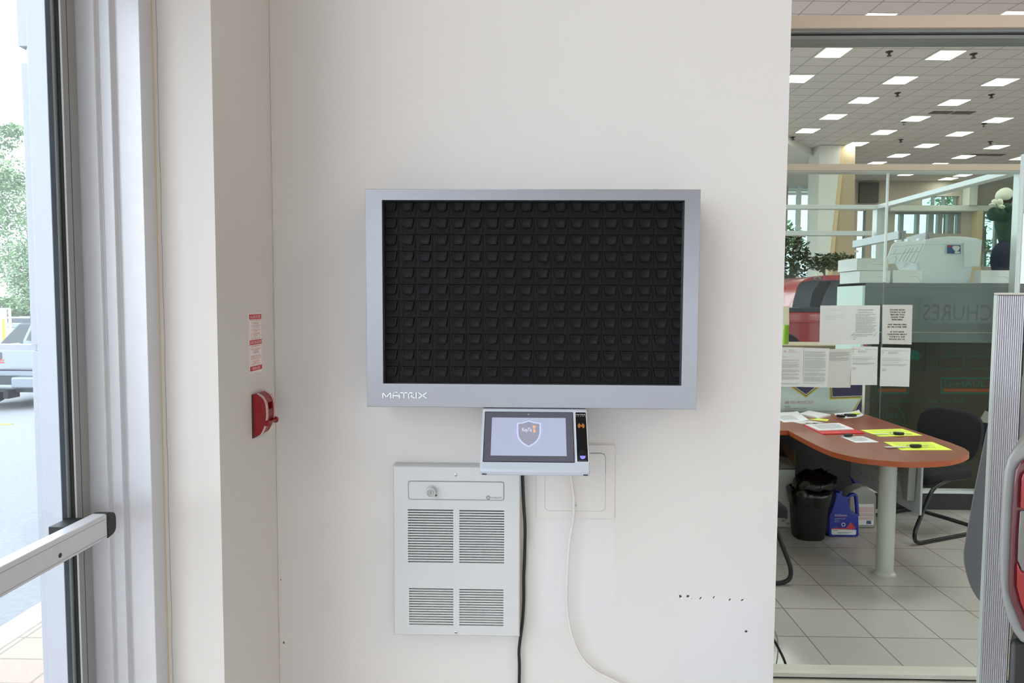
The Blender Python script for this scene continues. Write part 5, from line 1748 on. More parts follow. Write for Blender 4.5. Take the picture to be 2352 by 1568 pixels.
obox(2152, 817, 2215, 847, 1.2); obox(2222, 817, 2285, 847, 1.2)
obox(2162, 868.5, 2275, 902.5, 3)
ut('U-HAUL', 2169, 887.5, 2264, 15)
ut('Save Your Back!', 2130, 924, 2217, 8)
ut('Furniture', 2130, 935, 2165, 6); ut('Appliance', 2130, 945, 2165, 6); ut('Dollies', 2130, 954, 2155, 6)
ut('NEED BOXES? TAKE PLENTY!', 1991, 923, 2105, 7)
obox(2012, 868.5, 2086, 902.5, 3)
ut('U-HAUL', 2018, 887.5, 2080, 15)
ut('100%', 2028, 960, 2064, 12); ut('GUARANTEE', 2028, 972, 2070, 6)
mb.stroke(f, [onU(2045 + 32 * math.cos(a), 965 + 34 * math.sin(a)) for a in [2 * PI * k / 24 for k in range(24)]], .006, .0002, .0008, closed=True)
mb.prism([f.p(*onU(x, y), .0003) for x, y in ((2086, 800), (2105, 806), (2104, 801), (2116, 817), (2106, 831), (2106, 825), (2086, 826))], f.n * .0006)
ut('TOP', 2104, 842, 2112, 6); ut('SIDE', 2104, 850, 2114, 5)
build('green_print', mb, 'print_green', ub, label='green U-HAUL print')
mb = MB()
for x0, x1 in ((2166, 2271), (2016, 2082)):
    a0, b0 = onU(x0, 892); a1, b1 = onU(x1, 900)
    mb.slab(f, a0, a1, b0, b1, .0002, .0007)
build('orange_bar', mb, 'print_orange', ub)

# ------------------------------------------------------------------ cartons along the top of the rack
def tray(label, x0, x1, y0, y1, Y, dep, z0=None):
    p0, p1 = aY(x0, y0, Y), aY(x1, y1, Y)
    zb__ = rt if z0 is None else z0
    t = thing('shallow_carton', label, 'box', ((p0.x + p1.x) / 2, Y + dep / 2, zb__), 'cartons on the brochure rack')
    build('box_body', MB().box(p0.x, p1.x, Y, Y + dep, zb__ + .001, p0.z), 'carton_white', t, bevel=.002)
    H__ = p0.z - zb__
    f_ = Fr(V((p0.x, Y, p0.z)), V((p1.x, Y, p0.z)), V((p0.x, Y, zb__)))
    mb = MB().stroke(f_, [(.52, .5), (.82, .5), (.98, .95)], .0025, .0001, .0005)
    build('flap_seam', mb, 'grey_print', t)
    return t, p0.z
_, z_b2 = tray('lower of two stacked white cartons at the left end of the rack top', 1975, 2044.5, 621.5, 648, YR + .01, .34)
tray('upper of two stacked white cartons at the left end of the rack top', 1969, 2040, 592.5, 620, YR + .02, .33, z_b2 + .002)
tray('white carton on the rack top in front of the plastic tub', 2051, 2118, 620, 647.5, YR + .01, .07)
tray('white carton at the right end of the rack top by the mullion', 2253.5, 2323, 620.5, 650, YR + .01, .09)

# ------------------------------------------------------------------ clear storage tub with hinged lid halves
YT = 5.565
def T_(x, y, k=0): return aY(x, y, YT + k)
tubt = thing('storage_tub', 'large cloudy plastic storage tub with both lid halves hanging open on the rack', 'storage tub', (T_(2180, 648).x, YT + .12, rt))
tw0, tw1, tb0, tb1 = T_(2098, 560).x, T_(2249, 560).x, T_(2119, 647).x, T_(2234, 647).x
ztop = T_(2180, 552).z
def ring(x0, x1, y0, y1, z, r=.03):
    return round_poly([(x0, y0, z), (x1, y0, z), (x1, y1, z), (x0, y1, z)], r, 4)
dY = .26
Rg = [ring(tb0, tb1, YT + .03, YT + dY - .03, rt + .003), ring(tb0 - .004, tb1 + .004, YT + .026, YT + dY - .026, rt + .02), ring(tw0, tw1, YT, YT + dY, ztop), ring(tw0 - .02, tw1 + .02, YT - .02, YT + dY + .02, ztop + .002), ring(tw0 - .02, tw1 + .02, YT - .02, YT + dY + .02, ztop - .02)]
inner = [ring(tw0 + .004, tw1 - .004, YT + .004, YT + dY - .004, ztop), ring(tb0 + .004, tb1 - .004, YT + .034, YT + dY - .034, rt + .008)]
build('tub', MB().loft(Rg[:4] , cap=False).add([], []).loft([Rg[3], Rg[4]], cap=False).loft([Rg[0], inner[1]], cap=True), 'tub_plastic', tubt, smooth=40)
arc = [T_(x, y, -.02) for x, y in ((2098, 556), (2125, 550), (2155, 545), (2185, 542.5), (2215, 543.5), (2240, 547), (2253, 551), (2256, 560), (2098, 562))]
build('tub_rim', MB().prism([V((p.x, YT - .024, p.z)) for p in arc], (0, .012, 0)), 'tub_plastic', tubt, bevel=.003)
lidL = [T_(x, y, -.06) for x, y in ((2052, 560), (2059, 555.5), (2126, 550.5), (2128, 553), (2107, 603.5), (2103, 605), (2092, 602.5), (2041, 606), (2038.5, 592), (2049, 563))]
ll = build('lid_half', MB().prism(lidL, (0, .012, 0)), 'lid_plastic', tubt, bevel=.004)
mb = MB()
Kf = Fr(T_(2030, 550, -.062), T_(2130, 550, -.062), T_(2030, 610, -.062))
def onK(x, y): return ((x - 2030) / 100, (y - 550) / 60)
for pl in ([(2049, 567), (2121, 560), (2101, 603)], [(2046, 584), (2111, 577)], [(2053, 582), (2058, 573)], [(2065, 601), (2082, 571)], [(2073, 600), (2091, 570)], [(2081, 600), (2098, 569)], [(2090, 600), (2108, 568)]):
    mb.stroke(Kf, [onK(*p) for p in pl], .0035, 0, .002)
build('lid_rib', mb, 'sign_grey', ll)
hnd = [T_(x, y, -.064) for x, y in ((2042, 602), (2042, 597), (2047, 590), (2055, 587), (2060, 589), (2061, 596), (2058, 604), (2061, 613), (2066, 619), (2072, 619), (2082, 613), (2090, 604))]
build('lid_grip', MB().tube(cr_path(hnd, 4), .008, 10), 'lid_plastic', ll, smooth=60)
flp = [T_(x, y, -.055) for x, y in ((2058, 604), (2090, 604), (2076, 617), (2068, 620), (2061, 617))]
build('lid_flap', MB().prism(flp, (0, .01, 0)), 'lid_plastic', ll, bevel=.003)
for x0 in (2058, 2083, 2109):
    q = T_(x0, 554 - (x0 - 2058) * .06, -.05); q1 = T_(x0 + 12, 552 - (x0 - 2058) * .06, -.05)
    build('hinge', MB().box(q.x, q1.x, YT - .06, YT - .02, q.z - .004, q1.z + .004), 'lid_plastic', ll, bevel=.002)
lidR = [T_(x, y, -.045) for x, y in ((2214, 556), (2250, 552), (2256, 557), (2250, 611), (2249, 613), (2240, 612), (2214, 615)) ]
build('lid_half', MB().prism(lidR, (0, .012, 0)), 'tub_plastic', tubt, bevel=.004)
f = Fr(T_(2175.5, 562.5, -.012), T_(2206, 563, -.012), T_(2175.5, 582, -.012))
build('label_sheet', MB().slab(f, 0, 1, 0, 1, 0, .0015), 'label_navy', tubt)
build('label_picture', MB().prism([f.p(a, b, .0016) for a, b in ((.35, .25), (.48, .08), (.85, .08), (.96, .25), (.85, .62), (.70, .75), (.5, .6))], f.n * .0008).slab(f, .56, .95, .74, .96, .0016, .0022), 'label_white', tubt)
build('label_patch', MB().slab(f, .04, .32, .05, .22, .0016, .0022), 'red_print', tubt)

# ------------------------------------------------------------------ child-sized doll hiding its face
def skin(name, verts, edges, radii, m, parent, sub=2, root=0):
    me = bpy.data.meshes.new(name)
    org = ORG[parent]
    me.from_pydata([V(v) - org for v in verts], edges, [])
    o = bpy.data.objects.new(name, me)
    o.parent = parent
    link(o)
    md = o.modifiers.new('skin', 'SKIN')
    md.use_smooth_shade = True
    for i, sv in enumerate(me.skin_vertices[0].data):
        r = radii[i]
        sv.radius = r if isinstance(r, tuple) else (r, r)
        sv.use_root = (i == root)
    s_ = o.modifiers.new('subsurf', 'SUBSURF')
    s_.levels = sub; s_.render_levels = sub
    me.materials.append(MATS[m])
    ORG[o] = org
    return o
YDl = 5.66
def K(x, y, k=0): return aY(x, y, YDl + k)
dl = thing('leaning_doll', 'child-sized doll in dark green jacket and cream cap hiding its face, on the rack', 'doll', (K(2305, 650).x, YDl, rt))
zf = rt + .002
# trousers
mb = MB()
for k_, x_ in ((-.035, 2300), (.035, 2316)):
    fx_t = K(x_, 640).x
    mb.tube(cr_path([K(2310, 562, k_ * .4), K(2306 + (x_ - 2308) * .3, 576, k_ * .8), K(x_ + 1, 592, k_), K(x_, 614, k_), V((fx_t, YDl + k_, zf + .06)), V((fx_t, YDl + k_, zf + .028))], 3),
            [.05, .058, .066, .072, .076, .078, .078, .076, .074, .07, .066, .062, .056, .05, .046, .044][:16], 16)
build('trousers', mb, 'doll_navy', dl, smooth=70)
# jacket: body and both raised arms
V_ = [K(2313, 578), K(2313, 557), K(2309, 530), K(2306, 503), K(2304, 486), K(2289, 490, -.07), K(2281, 500, -.10), K(2280, 475, -.12), K(2316, 492, .07), K(2321, 502, .03), K(2310, 470, -.10)]
skin('jacket', V_, [(0, 1), (1, 2), (2, 3), (3, 4), (4, 5), (5, 6), (6, 7), (4, 8), (8, 9), (9, 10)], [(.062, .058), .055, .07, .078, .062, .056, .052, .04, .052, .048, .038], 'doll_green', dl)
V_ = [K(2307, 478), K(2307, 465, -.01), K(2308, 452, -.01), K(2310, 444)]
skin('hair', V_, [(0, 1), (1, 2), (2, 3)], [.03, .05, .078, .06], 'doll_hair', dl)
V_ = [K(2301, 462, -.03), K(2303, 452, -.03), K(2308, 446, -.02), K(2313, 447, .0)]
skin('cap', V_, [(0, 1), (1, 2), (2, 3)], [.045, .062, .066, .06], 'doll_cream', dl)
hc = [K(2281, 468, -.13), K(2285, 462, -.135), K(2288, 459, -.13)]
skin('cuff', hc, [(0, 1), (1, 2)], [.026, .023, .016], 'doll_cream', dl)
hc = [K(2299, 473, -.12), K(2296, 464, -.13), K(2297, 456, -.12)]
skin('cuff', hc, [(0, 1), (1, 2)], [.022, .024, .018], 'doll_cream', dl)
rn = random.Random(4)
fr1 = MB()
for cx_, cy_ in ((2279, 470), (2301, 474)):
    for k in range(9):
        a = 2 * PI * k / 9
        p = K(cx_ + 5 * math.cos(a), cy_ + 2.5 * math.sin(a), -.135 + .02 * math.sin(a))
        fr1.lathe(p, (0, 0, -1), [(.004, -.004), (.010, .004), (.006, .010)], 8)
build('lace', fr1, 'doll_cream', dl, smooth=60)
for k_ in (-.035, .035):
    fx_ = K(2300 if k_ < 0 else 2316, 645).x
    build('shoe', MB().loft([[(fx_ + math.cos(a) * .026 * s_, YDl + k_ - .015 + math.sin(a) * .045 * s_, zf + h) for a in [2 * PI * q / 14 for q in range(14)]] for s_, h in ((1, 0), (1.05, .012), (.8, .032), (.5, .042))]), 'key_black', dl, smooth=60)
# ------------------------------------------------------------------ glass side of the neighbouring office
XP = 3.98
YP2 = 7.9
zq1, zq0 = aY(1900, 471.5, YP2).z, aY(1900, 481, YP2).z
zr1, zr0 = aY(1900, 531, YP2).z, aY(1900, 541.5, YP2).z
mb = MB()
mb.box(2.2, XP + .05, YP2 - .05, YP2 + .05, zq0, zq1)
mb.box(2.2, XP - .1, YP2 - .05, YP2 + .05, zr0, zr1)
mb.box(XP - .05, XP + .05, YB + .11, YP2 - .05, zq0, zq1)
mb.box(XP - .05, XP + .05, YP2 - .05, YP2 + .05, 0, zq0)
mb.box(XP - .03, XP + .03, YB + .11, YP2, 0, .1).box(2.2, XP, YP2 - .03, YP2 + .03, 0, .1)
w5 = struct('window_5', mb, 'mullion_grey', bevel=.002)
ORG[w5] = V(w5.location)
build('glass_pane', MB().box(XP - .004, XP + .004, YB + .11, YP2 - .05, .1, zq0), 'partition_glass', w5)
hb = aY(1958, 553, 7.1); 
for nm_, xa, ya_, yb_, xb, yt, yb2_, lab in (('sign_box', 1958, 553, 568.5, 2063, 530, 547.5, 'long pale grey sign box raised on a post beyond the back glass'), ('sign_box', 2071, 547.5, 565, 2126, 533, 548, 'short greenish grey sign box on a post right of the long one')):
    Za = 2.20
    pa, pb_ = aZ(xa, ya_, Za), aZ(xb, yt, Za)
    d = (pb_ - pa); d.z = 0
    n_v = V((d.y, -d.x, 0)).normalized()
    hh = (yb_ - ya_) / FPX * pa.y
    P = [pa, pb_, pb_ + V((0, 0, -hh)), pa + V((0, 0, -hh))]
    t = thing(nm_, lab, 'sign', ((pa.x + pb_.x) / 2, (pa.y + pb_.y) / 2, Za - hh))
    build('box', MB().prism(P, -n_v * .06), 'sign_grey', t, bevel=.004)
    e = pb_ - n_v * .03 + d.normalized() * .02
    build('post', MB().tube([(e.x, e.y, 0), (e.x, e.y, Za - .02)], .010, 10).lathe((e.x, e.y, 0), (0, 0, 1), [(.05, 0), (.05, .012), (.02, .02)], 20), 'frame_grey', t)
    build('end_cap', MB().prism([pb_, pb_ - n_v * .06, pb_ - n_v * .06 + V((0, 0, -hh)), pb_ + V((0, 0, -hh))], d.normalized() * .012), 'frame_grey', t)

# low tan counter in front of the red truck
c0, c1 = aY(1760, 791, 6.7), aY(1985, 795, 6.7)
cn = MB().box(c0.x - .4, c1.x, 6.7, 7.3, 0, (c0.z + c1.z) / 2)
build('tan_counter', cn, 'tan_wall', None, loc=base_of(cn), bevel=.004, label='plain tan counter in front of the red truck', cat='counter')
b_ = aY(1806.5, 690, 6.9)
gb = MB().lathe((b_.x, 6.9, (c0.z + c1.z) / 2), (0, 0, 1), [(.03, 0), (.03, .12), (.026, .19), (.012, .22), (.012, .26)], 16)
build('green_bottle', gb, 'bottle_green', None, loc=base_of(gb), smooth=40, label='small green bottle on the counter at the wall edge', cat='bottle')

# ================================================================== far end of the showroom
YF = 31.0
def fx_(x): return aY(x, 600, YF).x
def fz_(y, x=2000): return aY(x, y, YF).z
def wall_cells(mb, xs, zs, openings, y0, y1):
    xs = sorted(set(xs) | {o[0] for o in openings} | {o[1] for o in openings})
    zs = sorted(set(zs) | {o[2] for o in openings} | {o[3] for o in openings})
    for a, b in zip(xs, xs[1:]):
        for c, d in zip(zs, zs[1:]):
            m_, n_ = (a + b) / 2, (c + d) / 2
            if any(o[0] < m_ < o[1] and o[2] < n_ < o[3] for o in openings):
                continue
            mb.box(a, b, y0, y1, c, d)
OP = [(fx_(1806), fx_(1869), .4, fz_(397)), (fx_(1966), fx_(1986), .4, fz_(483)),
      (fx_(2052), fx_(2204), fz_(535.5), fz_(487)), (fx_(2113), fx_(2198), fz_(474), fz_(450)), (fx_(2236), fx_(2330), fz_(611), fz_(488)), (fx_(2345), fx_(2480), .4, fz_(488))]
OP = [(a, b, max(c, .4), d) for a, b, c, d in OP]
mb = MB()
wall_cells(mb, [-1, 28], [0, CEIL], OP, YF, YF + .3)
struct('wall_far', mb, 'far_wall')
mb = MB()
for x0, x1 in ((1828, 1837), (1857, 1867)):
    mb.box(fx_(x0), fx_(x1), YF + .02, YF + .2, .4, fz_(397))
mb.box(fx_(1806), fx_(1869), YF + .04, YF + .14, fz_(447), fz_(441))
mb.box(fx_(1806), fx_(1869), YF + .0, YF + .18, fz_(439), fz_(432))
for y0, y1 in ((576, 580), (595.5, 599.5), (622, 625)):
    mb.box(fx_(1780), fx_(1965), YF - .25, YF - .15, fz_(y1), fz_(y0))
for x0, x1 in ((1890, 1894), (1904.5, 1907)):
    mb.box(fx_(x0), fx_(x1), YF - .24, YF - .16, .0, fz_(577))
w8 = struct('window_7', mb, 'window_white', bevel=.004)
ORG[w8] = V(w8.location)
build('glass_pane', MB().box(fx_(1806), fx_(1869), YF + .08, YF + .09, .4, fz_(397)).box(fx_(1966), fx_(1986), YF + .08, YF + .09, .4, fz_(483)), 'facade_glass', w8)
mb = MB()
for x0, x1 in ((2066, 2074), (2103, 2110.5), (2131, 2143), (2153, 2163), (2175, 2190), (2197, 2204)):
    mb.box(fx_(x0), fx_(x1), YF + .06, YF + .26, fz_(535.5), fz_(487))
mb.box(fx_(2052), fx_(2204), YF + .08, YF + .2, fz_(491), fz_(487))
for x in (2138, 2162, 2188):
    mb.box(fx_(x), fx_(x + 5), YF + .06, YF + .2, fz_(474), fz_(450))
for x0, x1 in ((2254, 2260), (2284, 2290), (2312, 2316)):
    mb.box(fx_(x0), fx_(x1), YF + .06, YF + .2, fz_(611), fz_(488))
for y0, y1 in ((496.5, 500), (572, 576)):
    mb.box(fx_(2236), fx_(2330), YF + .08, YF + .18, fz_(y1), fz_(y0))
w8 = struct('window_8', mb, 'frame_grey', bevel=.004)
ORG[w8] = V(w8.location)
build('glass_pane', MB().box(fx_(2052), fx_(2204), YF + .21, YF + .22, fz_(535.5), fz_(487)).box(fx_(2113), fx_(2198), YF + .21, YF + .22, fz_(474), fz_(450)).box(fx_(2236), fx_(2330), YF + .21, YF + .22, fz_(611), fz_(488)).box(fx_(2345), fx_(2480), YF + .21, YF + .22, .4, fz_(488)), 'facade_glass', w8)
# beam over the right-hand windows, posts and the lower soffit
struct('trim_8', MB().box(fx_(2030), fx_(2345), YF - .4, YF - .02, fz_(486.5), fz_(474)), 'column_white', bevel=.01)
struct('trim_9', MB().box(fx_(2227), fx_(2236.5), YF - .5, YF - .02, 0, fz_(487)), 'beige_trim')
struct('trim_10', MB().box(fx_(2204), fx_(2222), YF - .5, YF - .02, fz_(474), CEIL), 'column_white')
sf = MB()
def cl(x, y): return aZ(x, y, CEIL - .25)
arc_ = [cl(x, y) for x, y in ((1780, 316), (1812, 331), (1845, 348), (1875, 361), (1905, 371), (1935, 379))]
arc_ = cr_path(arc_, 4)
sf.prism([V((p.x, p.y, CEIL - .25)) for p in arc_] + [V((p.x + 1.2, YF - .02, CEIL - .25)) for p in (arc_[-1],)] + [V((4.0, YF - .02, CEIL - .25)), V((4.0, arc_[0].y, CEIL - .25))], (0, 0, .249))
struct('ceiling_soffit', sf, 'column_white')
# leaning white pillar with tan return
YPi = 24.0
def gx(x): return aY(x, 600, YPi).x
z_c = CEIL - .26
pl0 = aY(1877, 620, YPi)
def pp(x, y): return aY(x, y, YPi)
t0, t1 = pp(1881, 398), pp(1926, 398); t2 = pp(1936, 398); t3 = pp(1967, 398)
u0, u1 = pp(1876, 640), pp(1900, 640); u2 = pp(1911, 640); u3 = pp(1965, 640)
def ext(a, b, z):
    k = (z - a.z) / (b.z - a.z); q = a + (b - a) * k; return V((q.x, q.y, z))
struct('pillar_left', MB().prism([ext(t0, u0, 0), ext(t1, u1, 0), ext(t1, u1, CEIL - .01), ext(t0, u0, CEIL - .01)], (0, .9, 0)), 'column_white')
struct('pillar_middle', MB().prism([ext(t1, u1, 0) + V((.002, .02, 0)), ext(t2, u2, 0) + V((0, .02, 0)), ext(t2, u2, CEIL - .01) + V((0, .02, 0)), ext(t1, u1, CEIL - .01) + V((.002, .02, 0))], (0, .8, 0)), 'beige_trim')
struct('pillar_right', MB().prism([ext(t2, u2, 0) + V((.002, .1, 0)), ext(t3, u3, 0) + V((0, .1, 0)), ext(t3, u3, CEIL - .01) + V((0, .1, 0)), ext(t2, u2, CEIL - .01) + V((.002, .1, 0))], (0, .8, 0)), 'tan_wall')
struct('trim_11', MB().box(fx_(1869), fx_(1881), YF - .5, YF - .01, 0, CEIL - .26), 'tan_wall')
struct('wall_panel', MB().box(fx_(1966), fx_(2009), YF - .15, YF - .01, fz_(466), fz_(420)), 'far_dark')

# ------------------------------------------------------------------ ceiling panels
S4 = 400 / 1568.0
LP = [(285, 510, 375, 425, 612, 432, 510, 515), (1278, 530, 1405, 451, 1638, 456, 1505, 537), (893, 750, 995, 684, 1203, 688, 1095, 753), (1780, 766, 1910, 702, 2118, 706, 1985, 768),
      (585, 925, 670, 869, 853, 876, 765, 929), (1388, 946, 1495, 890, 1680, 895, 1570, 948), (326, 1070, 400, 1022, 568, 1027, 492, 1075), (1060, 1088, 1150, 1038, 1318, 1045, 1223, 1092), (1790, 1100, 1895, 1052, 2068, 1057, 1955, 1103),
      (110, 1192, 170, 1150, 326, 1157, 262, 1197), (787, 1208, 860, 1165, 1017, 1170, 940, 1211), (1460, 1221, 1550, 1180, 1706, 1186, 1615, 1226), (553, 1312, 620, 1272, 762, 1278, 696, 1316), (1177, 1325, 1255, 1286, 1397, 1293, 1315, 1329), (1800, 1338, 1890, 1300, 2037, 1304, 1940, 1340),
      (352, 1400, 410, 1367, 543, 1373, 480, 1403), (935, 1413, 1005, 1380, 1137, 1385, 1065, 1418), (1515, 1425, 1590, 1392, 1726, 1398, 1648, 1426)]
spots = []
for q in LP:
    cx_ = sum(q[0::2]) / 4; cy_ = sum(q[1::2]) / 4
    p = aZ(1800 + cx_ * S4, cy_ * S4, CEIL)
    spots.append((p.x, p.y))
spots.append((spots[2][0] - 2.5, spots[2][1] - .13))      # half hidden by the wall
a = aZ(2024, 33.5, CEIL); spots.append((a.x - .02, a.y + .20))
a = aZ(2024, 33.5, CEIL); spots.append((a.x + 2.48, a.y + .14))
for x, y in ((2012, 374.5), (2153, 377), (2293, 380.5), (2347, 363)):
    p = aZ(x, y, CEIL); spots.append((p.x, p.y))
for x, y in ((2084, 399.5), (2213, 401.5), (2161, 415)):
    p = aZ(x, y, CEIL); spots.append((p.x, min(p.y, YF - .6)))
rot = math.radians(2.2)
u = V((math.cos(rot), math.sin(rot), 0)); q = V((-u.y, u.x, 0))
order = sorted(range(len(spots)), key=lambda i: spots[i][1] - spots[i][0] * .04)
rows, cur = [], []
for i in order:
    k = spots[i][1] - spots[i][0] * .04
    if cur and k - cur[0][0] > .9:
        rows.append(cur); cur = []
    cur.append((k, i))
rows.append(cur)
ORD = ['nearest', 'second', 'third', 'fourth', 'fifth', 'sixth', 'seventh', 'eighth', 'ninth', 'tenth', 'eleventh', 'twelfth']
first = None
for ri, row in enumerate(rows):
    row = sorted(row, key=lambda r: spots[r[1]][0])
    for ci, (_, i) in enumerate(row):
        x, y = spots[i]
        pos = 'only one' if len(row) == 1 else ('leftmost' if ci == 0 else 'rightmost' if ci == len(row) - 1 else 'middle one' if len(row) == 3 else ORD[ci] + ' from left')
        lab = 'glowing square ceiling panel, %s in the %s row back' % (pos, ORD[ri])
        if first is None:
            t = thing('ceiling_light', lab, 'ceiling light', (x, y, CEIL), 'square lights in the showroom ceiling')
            h_ = .275
            P = [V((x, y, CEIL - .012)) + u * a_ * h_ + q * b_ * h_ for a_, b_ in ((-1, -1), (1, -1), (1, 1), (-1, 1))]
            build('diffuser', MB().prism(round_poly(P, .02), (0, 0, .006)), 'lamp_panel', t)
            mb = MB()
            P2 = [V((x, y, CEIL - .014)) + u * a_ * .298 + q * b_ * .298 for a_, b_ in ((-1, -1), (1, -1), (1, 1), (-1, 1))]
            for k in range(4):
                a_, b_ = P2[k], P2[(k + 1) % 4]
                c_, d_ = P[(k + 1) % 4], P[k]
                mb.prism([a_, b_, V((c_.x, c_.y, a_.z)), V((d_.x, d_.y, a_.z))], (0, 0, .014))
            build('trim_ring', mb, 'lamp_rim', t)
            first = t
        else:
            r = first.copy(); C.objects.link(r); r.location = (x, y, CEIL); r['label'] = lab
            for ch in list(first.children):
                c_ = ch.copy(); C.objects.link(c_); c_.parent = r
# sprinkler heads and vents
sp0 = None
for n_, (x, y, lab) in enumerate(((950, 490, 'small dark sprinkler head right of the leftmost light in the nearest full row'), (1708, 510, 'small dark sprinkler head right of the rightmost light behind the top frame'), (1025, 857, 'small dark sprinkler head between the two lights of the fifth row'), (1870, 872, 'small dark sprinkler head upper right beside the ribbed panel side'),
                  (1088, 1112, 'small dark sprinkler head just below the middle light of the sixth row'), (1805, 1130, 'small dark sprinkler head just below the rightmost light of the sixth row'), (1055, 1272, 'small dark sprinkler head between the middle lights of two rear rows'), (1860, 1290, 'small dark sprinkler head above the rightmost light of a rear row'), (383, 1418, 'small dark sprinkler head below the leftmost rear light'), (84, 1250, 'small dark sprinkler head by the wall edge above the curved soffit'))):
    p = aZ(1800 + x * S4, y * S4, CEIL - .06)
    if sp0 is None:
        mb = MB().lathe((p.x, p.y, CEIL), (0, 0, -1), [(.075, 0), (.075, .012), (.03, .03), (.022, .07), (.05, .085), (.05, .095)], 14)
        sp0 = build('sprinkler_head', mb, 'sprinkler', None, loc=(p.x, p.y, CEIL), label=lab, cat='sprinkler', group='ceiling sprinklers')
    else:
        o = sp0.copy(); C.objects.link(o); o.location = (p.x, p.y, CEIL); o['label'] = lab
for x, y, lab in ((1515, 1012, 'dark double ceiling vent in front of the middle rows of lights'), (1830, 1393, 'dark double ceiling vent far back beside the rear lights')):
    p = aZ(1800 + x * S4, y * S4, CEIL)
    mb = MB()
    t = thing('ceiling_vent', lab, 'vent', (p.x, p.y, CEIL))
    for s_ in (-.32, .32):
        c_ = V((p.x, p.y, CEIL)) + u * s_
        mb.prism([c_ + u * a_ * .29 + q * b_ * .13 + V((0, 0, -.012)) for a_, b_ in ((-1, -1), (1, -1), (1, 1), (-1, 1))], (0, 0, .011))
    build('grille', mb, 'vent_dark', t)

# ------------------------------------------------------------------ red pickup in the showroom
tk = thing('red_pickup', 'red pickup truck with black bed rail seen through the back glass at the wall edge', 'pickup truck', (3.6, 9.6, 0))
YT0 = 9.3
def Q_(x, y, Y=YT0): return aY(x, y, Y)
# cab: rounded shell whose rear face carries the window; everything beyond the rack is hidden
cabo = [Q_(x, y) for x, y in ((1817, 716), (1822, 690), (1831, 658), (1837, 649), (1848, 641), (1868, 635), (1895, 632), (1930, 632), (1990, 633), (2050, 640), (2068, 652), (2084, 716))]
zc_lo = .55
cab_poly = [V((cabo[0].x, YT0, zc_lo))] + cabo + [V((cabo[-1].x, YT0, zc_lo))]
rg = [cab_poly, [V((p.x - .02, YT0 + 1.0, p.z)) for p in cab_poly], [V((p.x + (.25 if p.x < 4.4 else -.25) * (p.z > 1.3), YT0 + 2.2, p.z - (.35 if p.z > 1.7 else .05))) for p in cab_poly]]
build('cab', MB().loft(rg), 'truck_red', tk, bevel=.02, seg=3, smooth=40)
win = [Q_(x, y, YT0 - .012) for x, y in ((1819.5, 708), (1826, 680), (1834, 655), (1840, 648), (1866, 644), (1925, 643), (1985, 645), (2045, 650), (2062, 660), (2076, 708))]
build('rear_window', MB().prism(win, (0, .012, 0)), 'truck_glass', tk)
sb = [Q_(x, y, YT0 - .016) for x, y in ((1860, 705), (1866, 672), (1884, 647), (1910, 647), (1895, 672), (1884, 705))]
build('seat_view', MB().prism(sb, (0, .003, 0)), 'chair_fabric', tk)
bl2 = [Q_(x, y, YT0 - .03) for x, y in ((1866, 641.5), (1868, 636.5), (1889, 634.5), (1891, 640.5))]
bl3 = build('brake_light', MB().prism(bl2, (0, .04, 0)), 'lens_dark_red', tk, bevel=.006)
for x in (1871, 1883):
    c_ = Q_(x, 638.5, YT0 - .034)
    build('cargo_lamp', MB().box(c_.x - .012, c_.x + .012, YT0 - .036, YT0 - .02, c_.z - .014, c_.z + .014), 'lens_clear', bl3)
# bed side in front of the cab
YB0 = 8.9
bt, bb = Q_(1800, 706, YB0), Q_(1800, 716, YB0)
bx0, bx1 = Q_(1780, 750, YB0).x - .8, Q_(2010, 750, YB0).x
zc_, zw = bt.z, bb.z
bed = MB().prism([(bx0, YB0, .62), (bx1, YB0, .62), (bx1, YB0, zw), (bx0, YB0, zw)], (0, .35, 0))
build('bed_side', bed, 'truck_red', tk, bevel=.03, seg=3)
build('bed_rail', MB().box(bx0, bx1, YB0 + .01, YB0 + .33, zw - .01, zc_), 'truck_black', tk, bevel=.015)
zcr = Q_(1810, 738.5, YB0).z
build('body_crease', MB().box(bx0 + .05, bx1 - .05, YB0 - .012, YB0 + .02, zcr - .014, zcr + .014), 'truck_red', tk, bevel=.008)
wc = Q_(1799, 812, YB0)
arcm = MB().prism([(wc.x + math.cos(a) * .25, YB0 - .02, max(.62, wc.z + math.sin(a) * .27)) for a in [PI * k / 20 for k in range(21)]], (0, .05, 0))
build('wheel_arch', arcm, 'truck_black', tk, bevel=.01)
build('wheel', MB().lathe((wc.x, YB0 + .02, .42), (0, 1, 0), [(.2, 0), (.38, .01), (.41, .05), (.41, .24), (.38, .27)], 28), 'tyre', tk, smooth=40)
build('wheel', MB().lathe((bx1 - .55, YB0 + .02, .42), (0, 1, 0), [(.2, 0), (.38, .01), (.41, .05), (.41, .24), (.38, .27)], 28), 'tyre', tk, smooth=40)
build('underbody', MB().box(bx0 + .1, bx1 - .1, YB0 + .1, YT0 + 2.1, .40, .68), 'truck_black', tk)

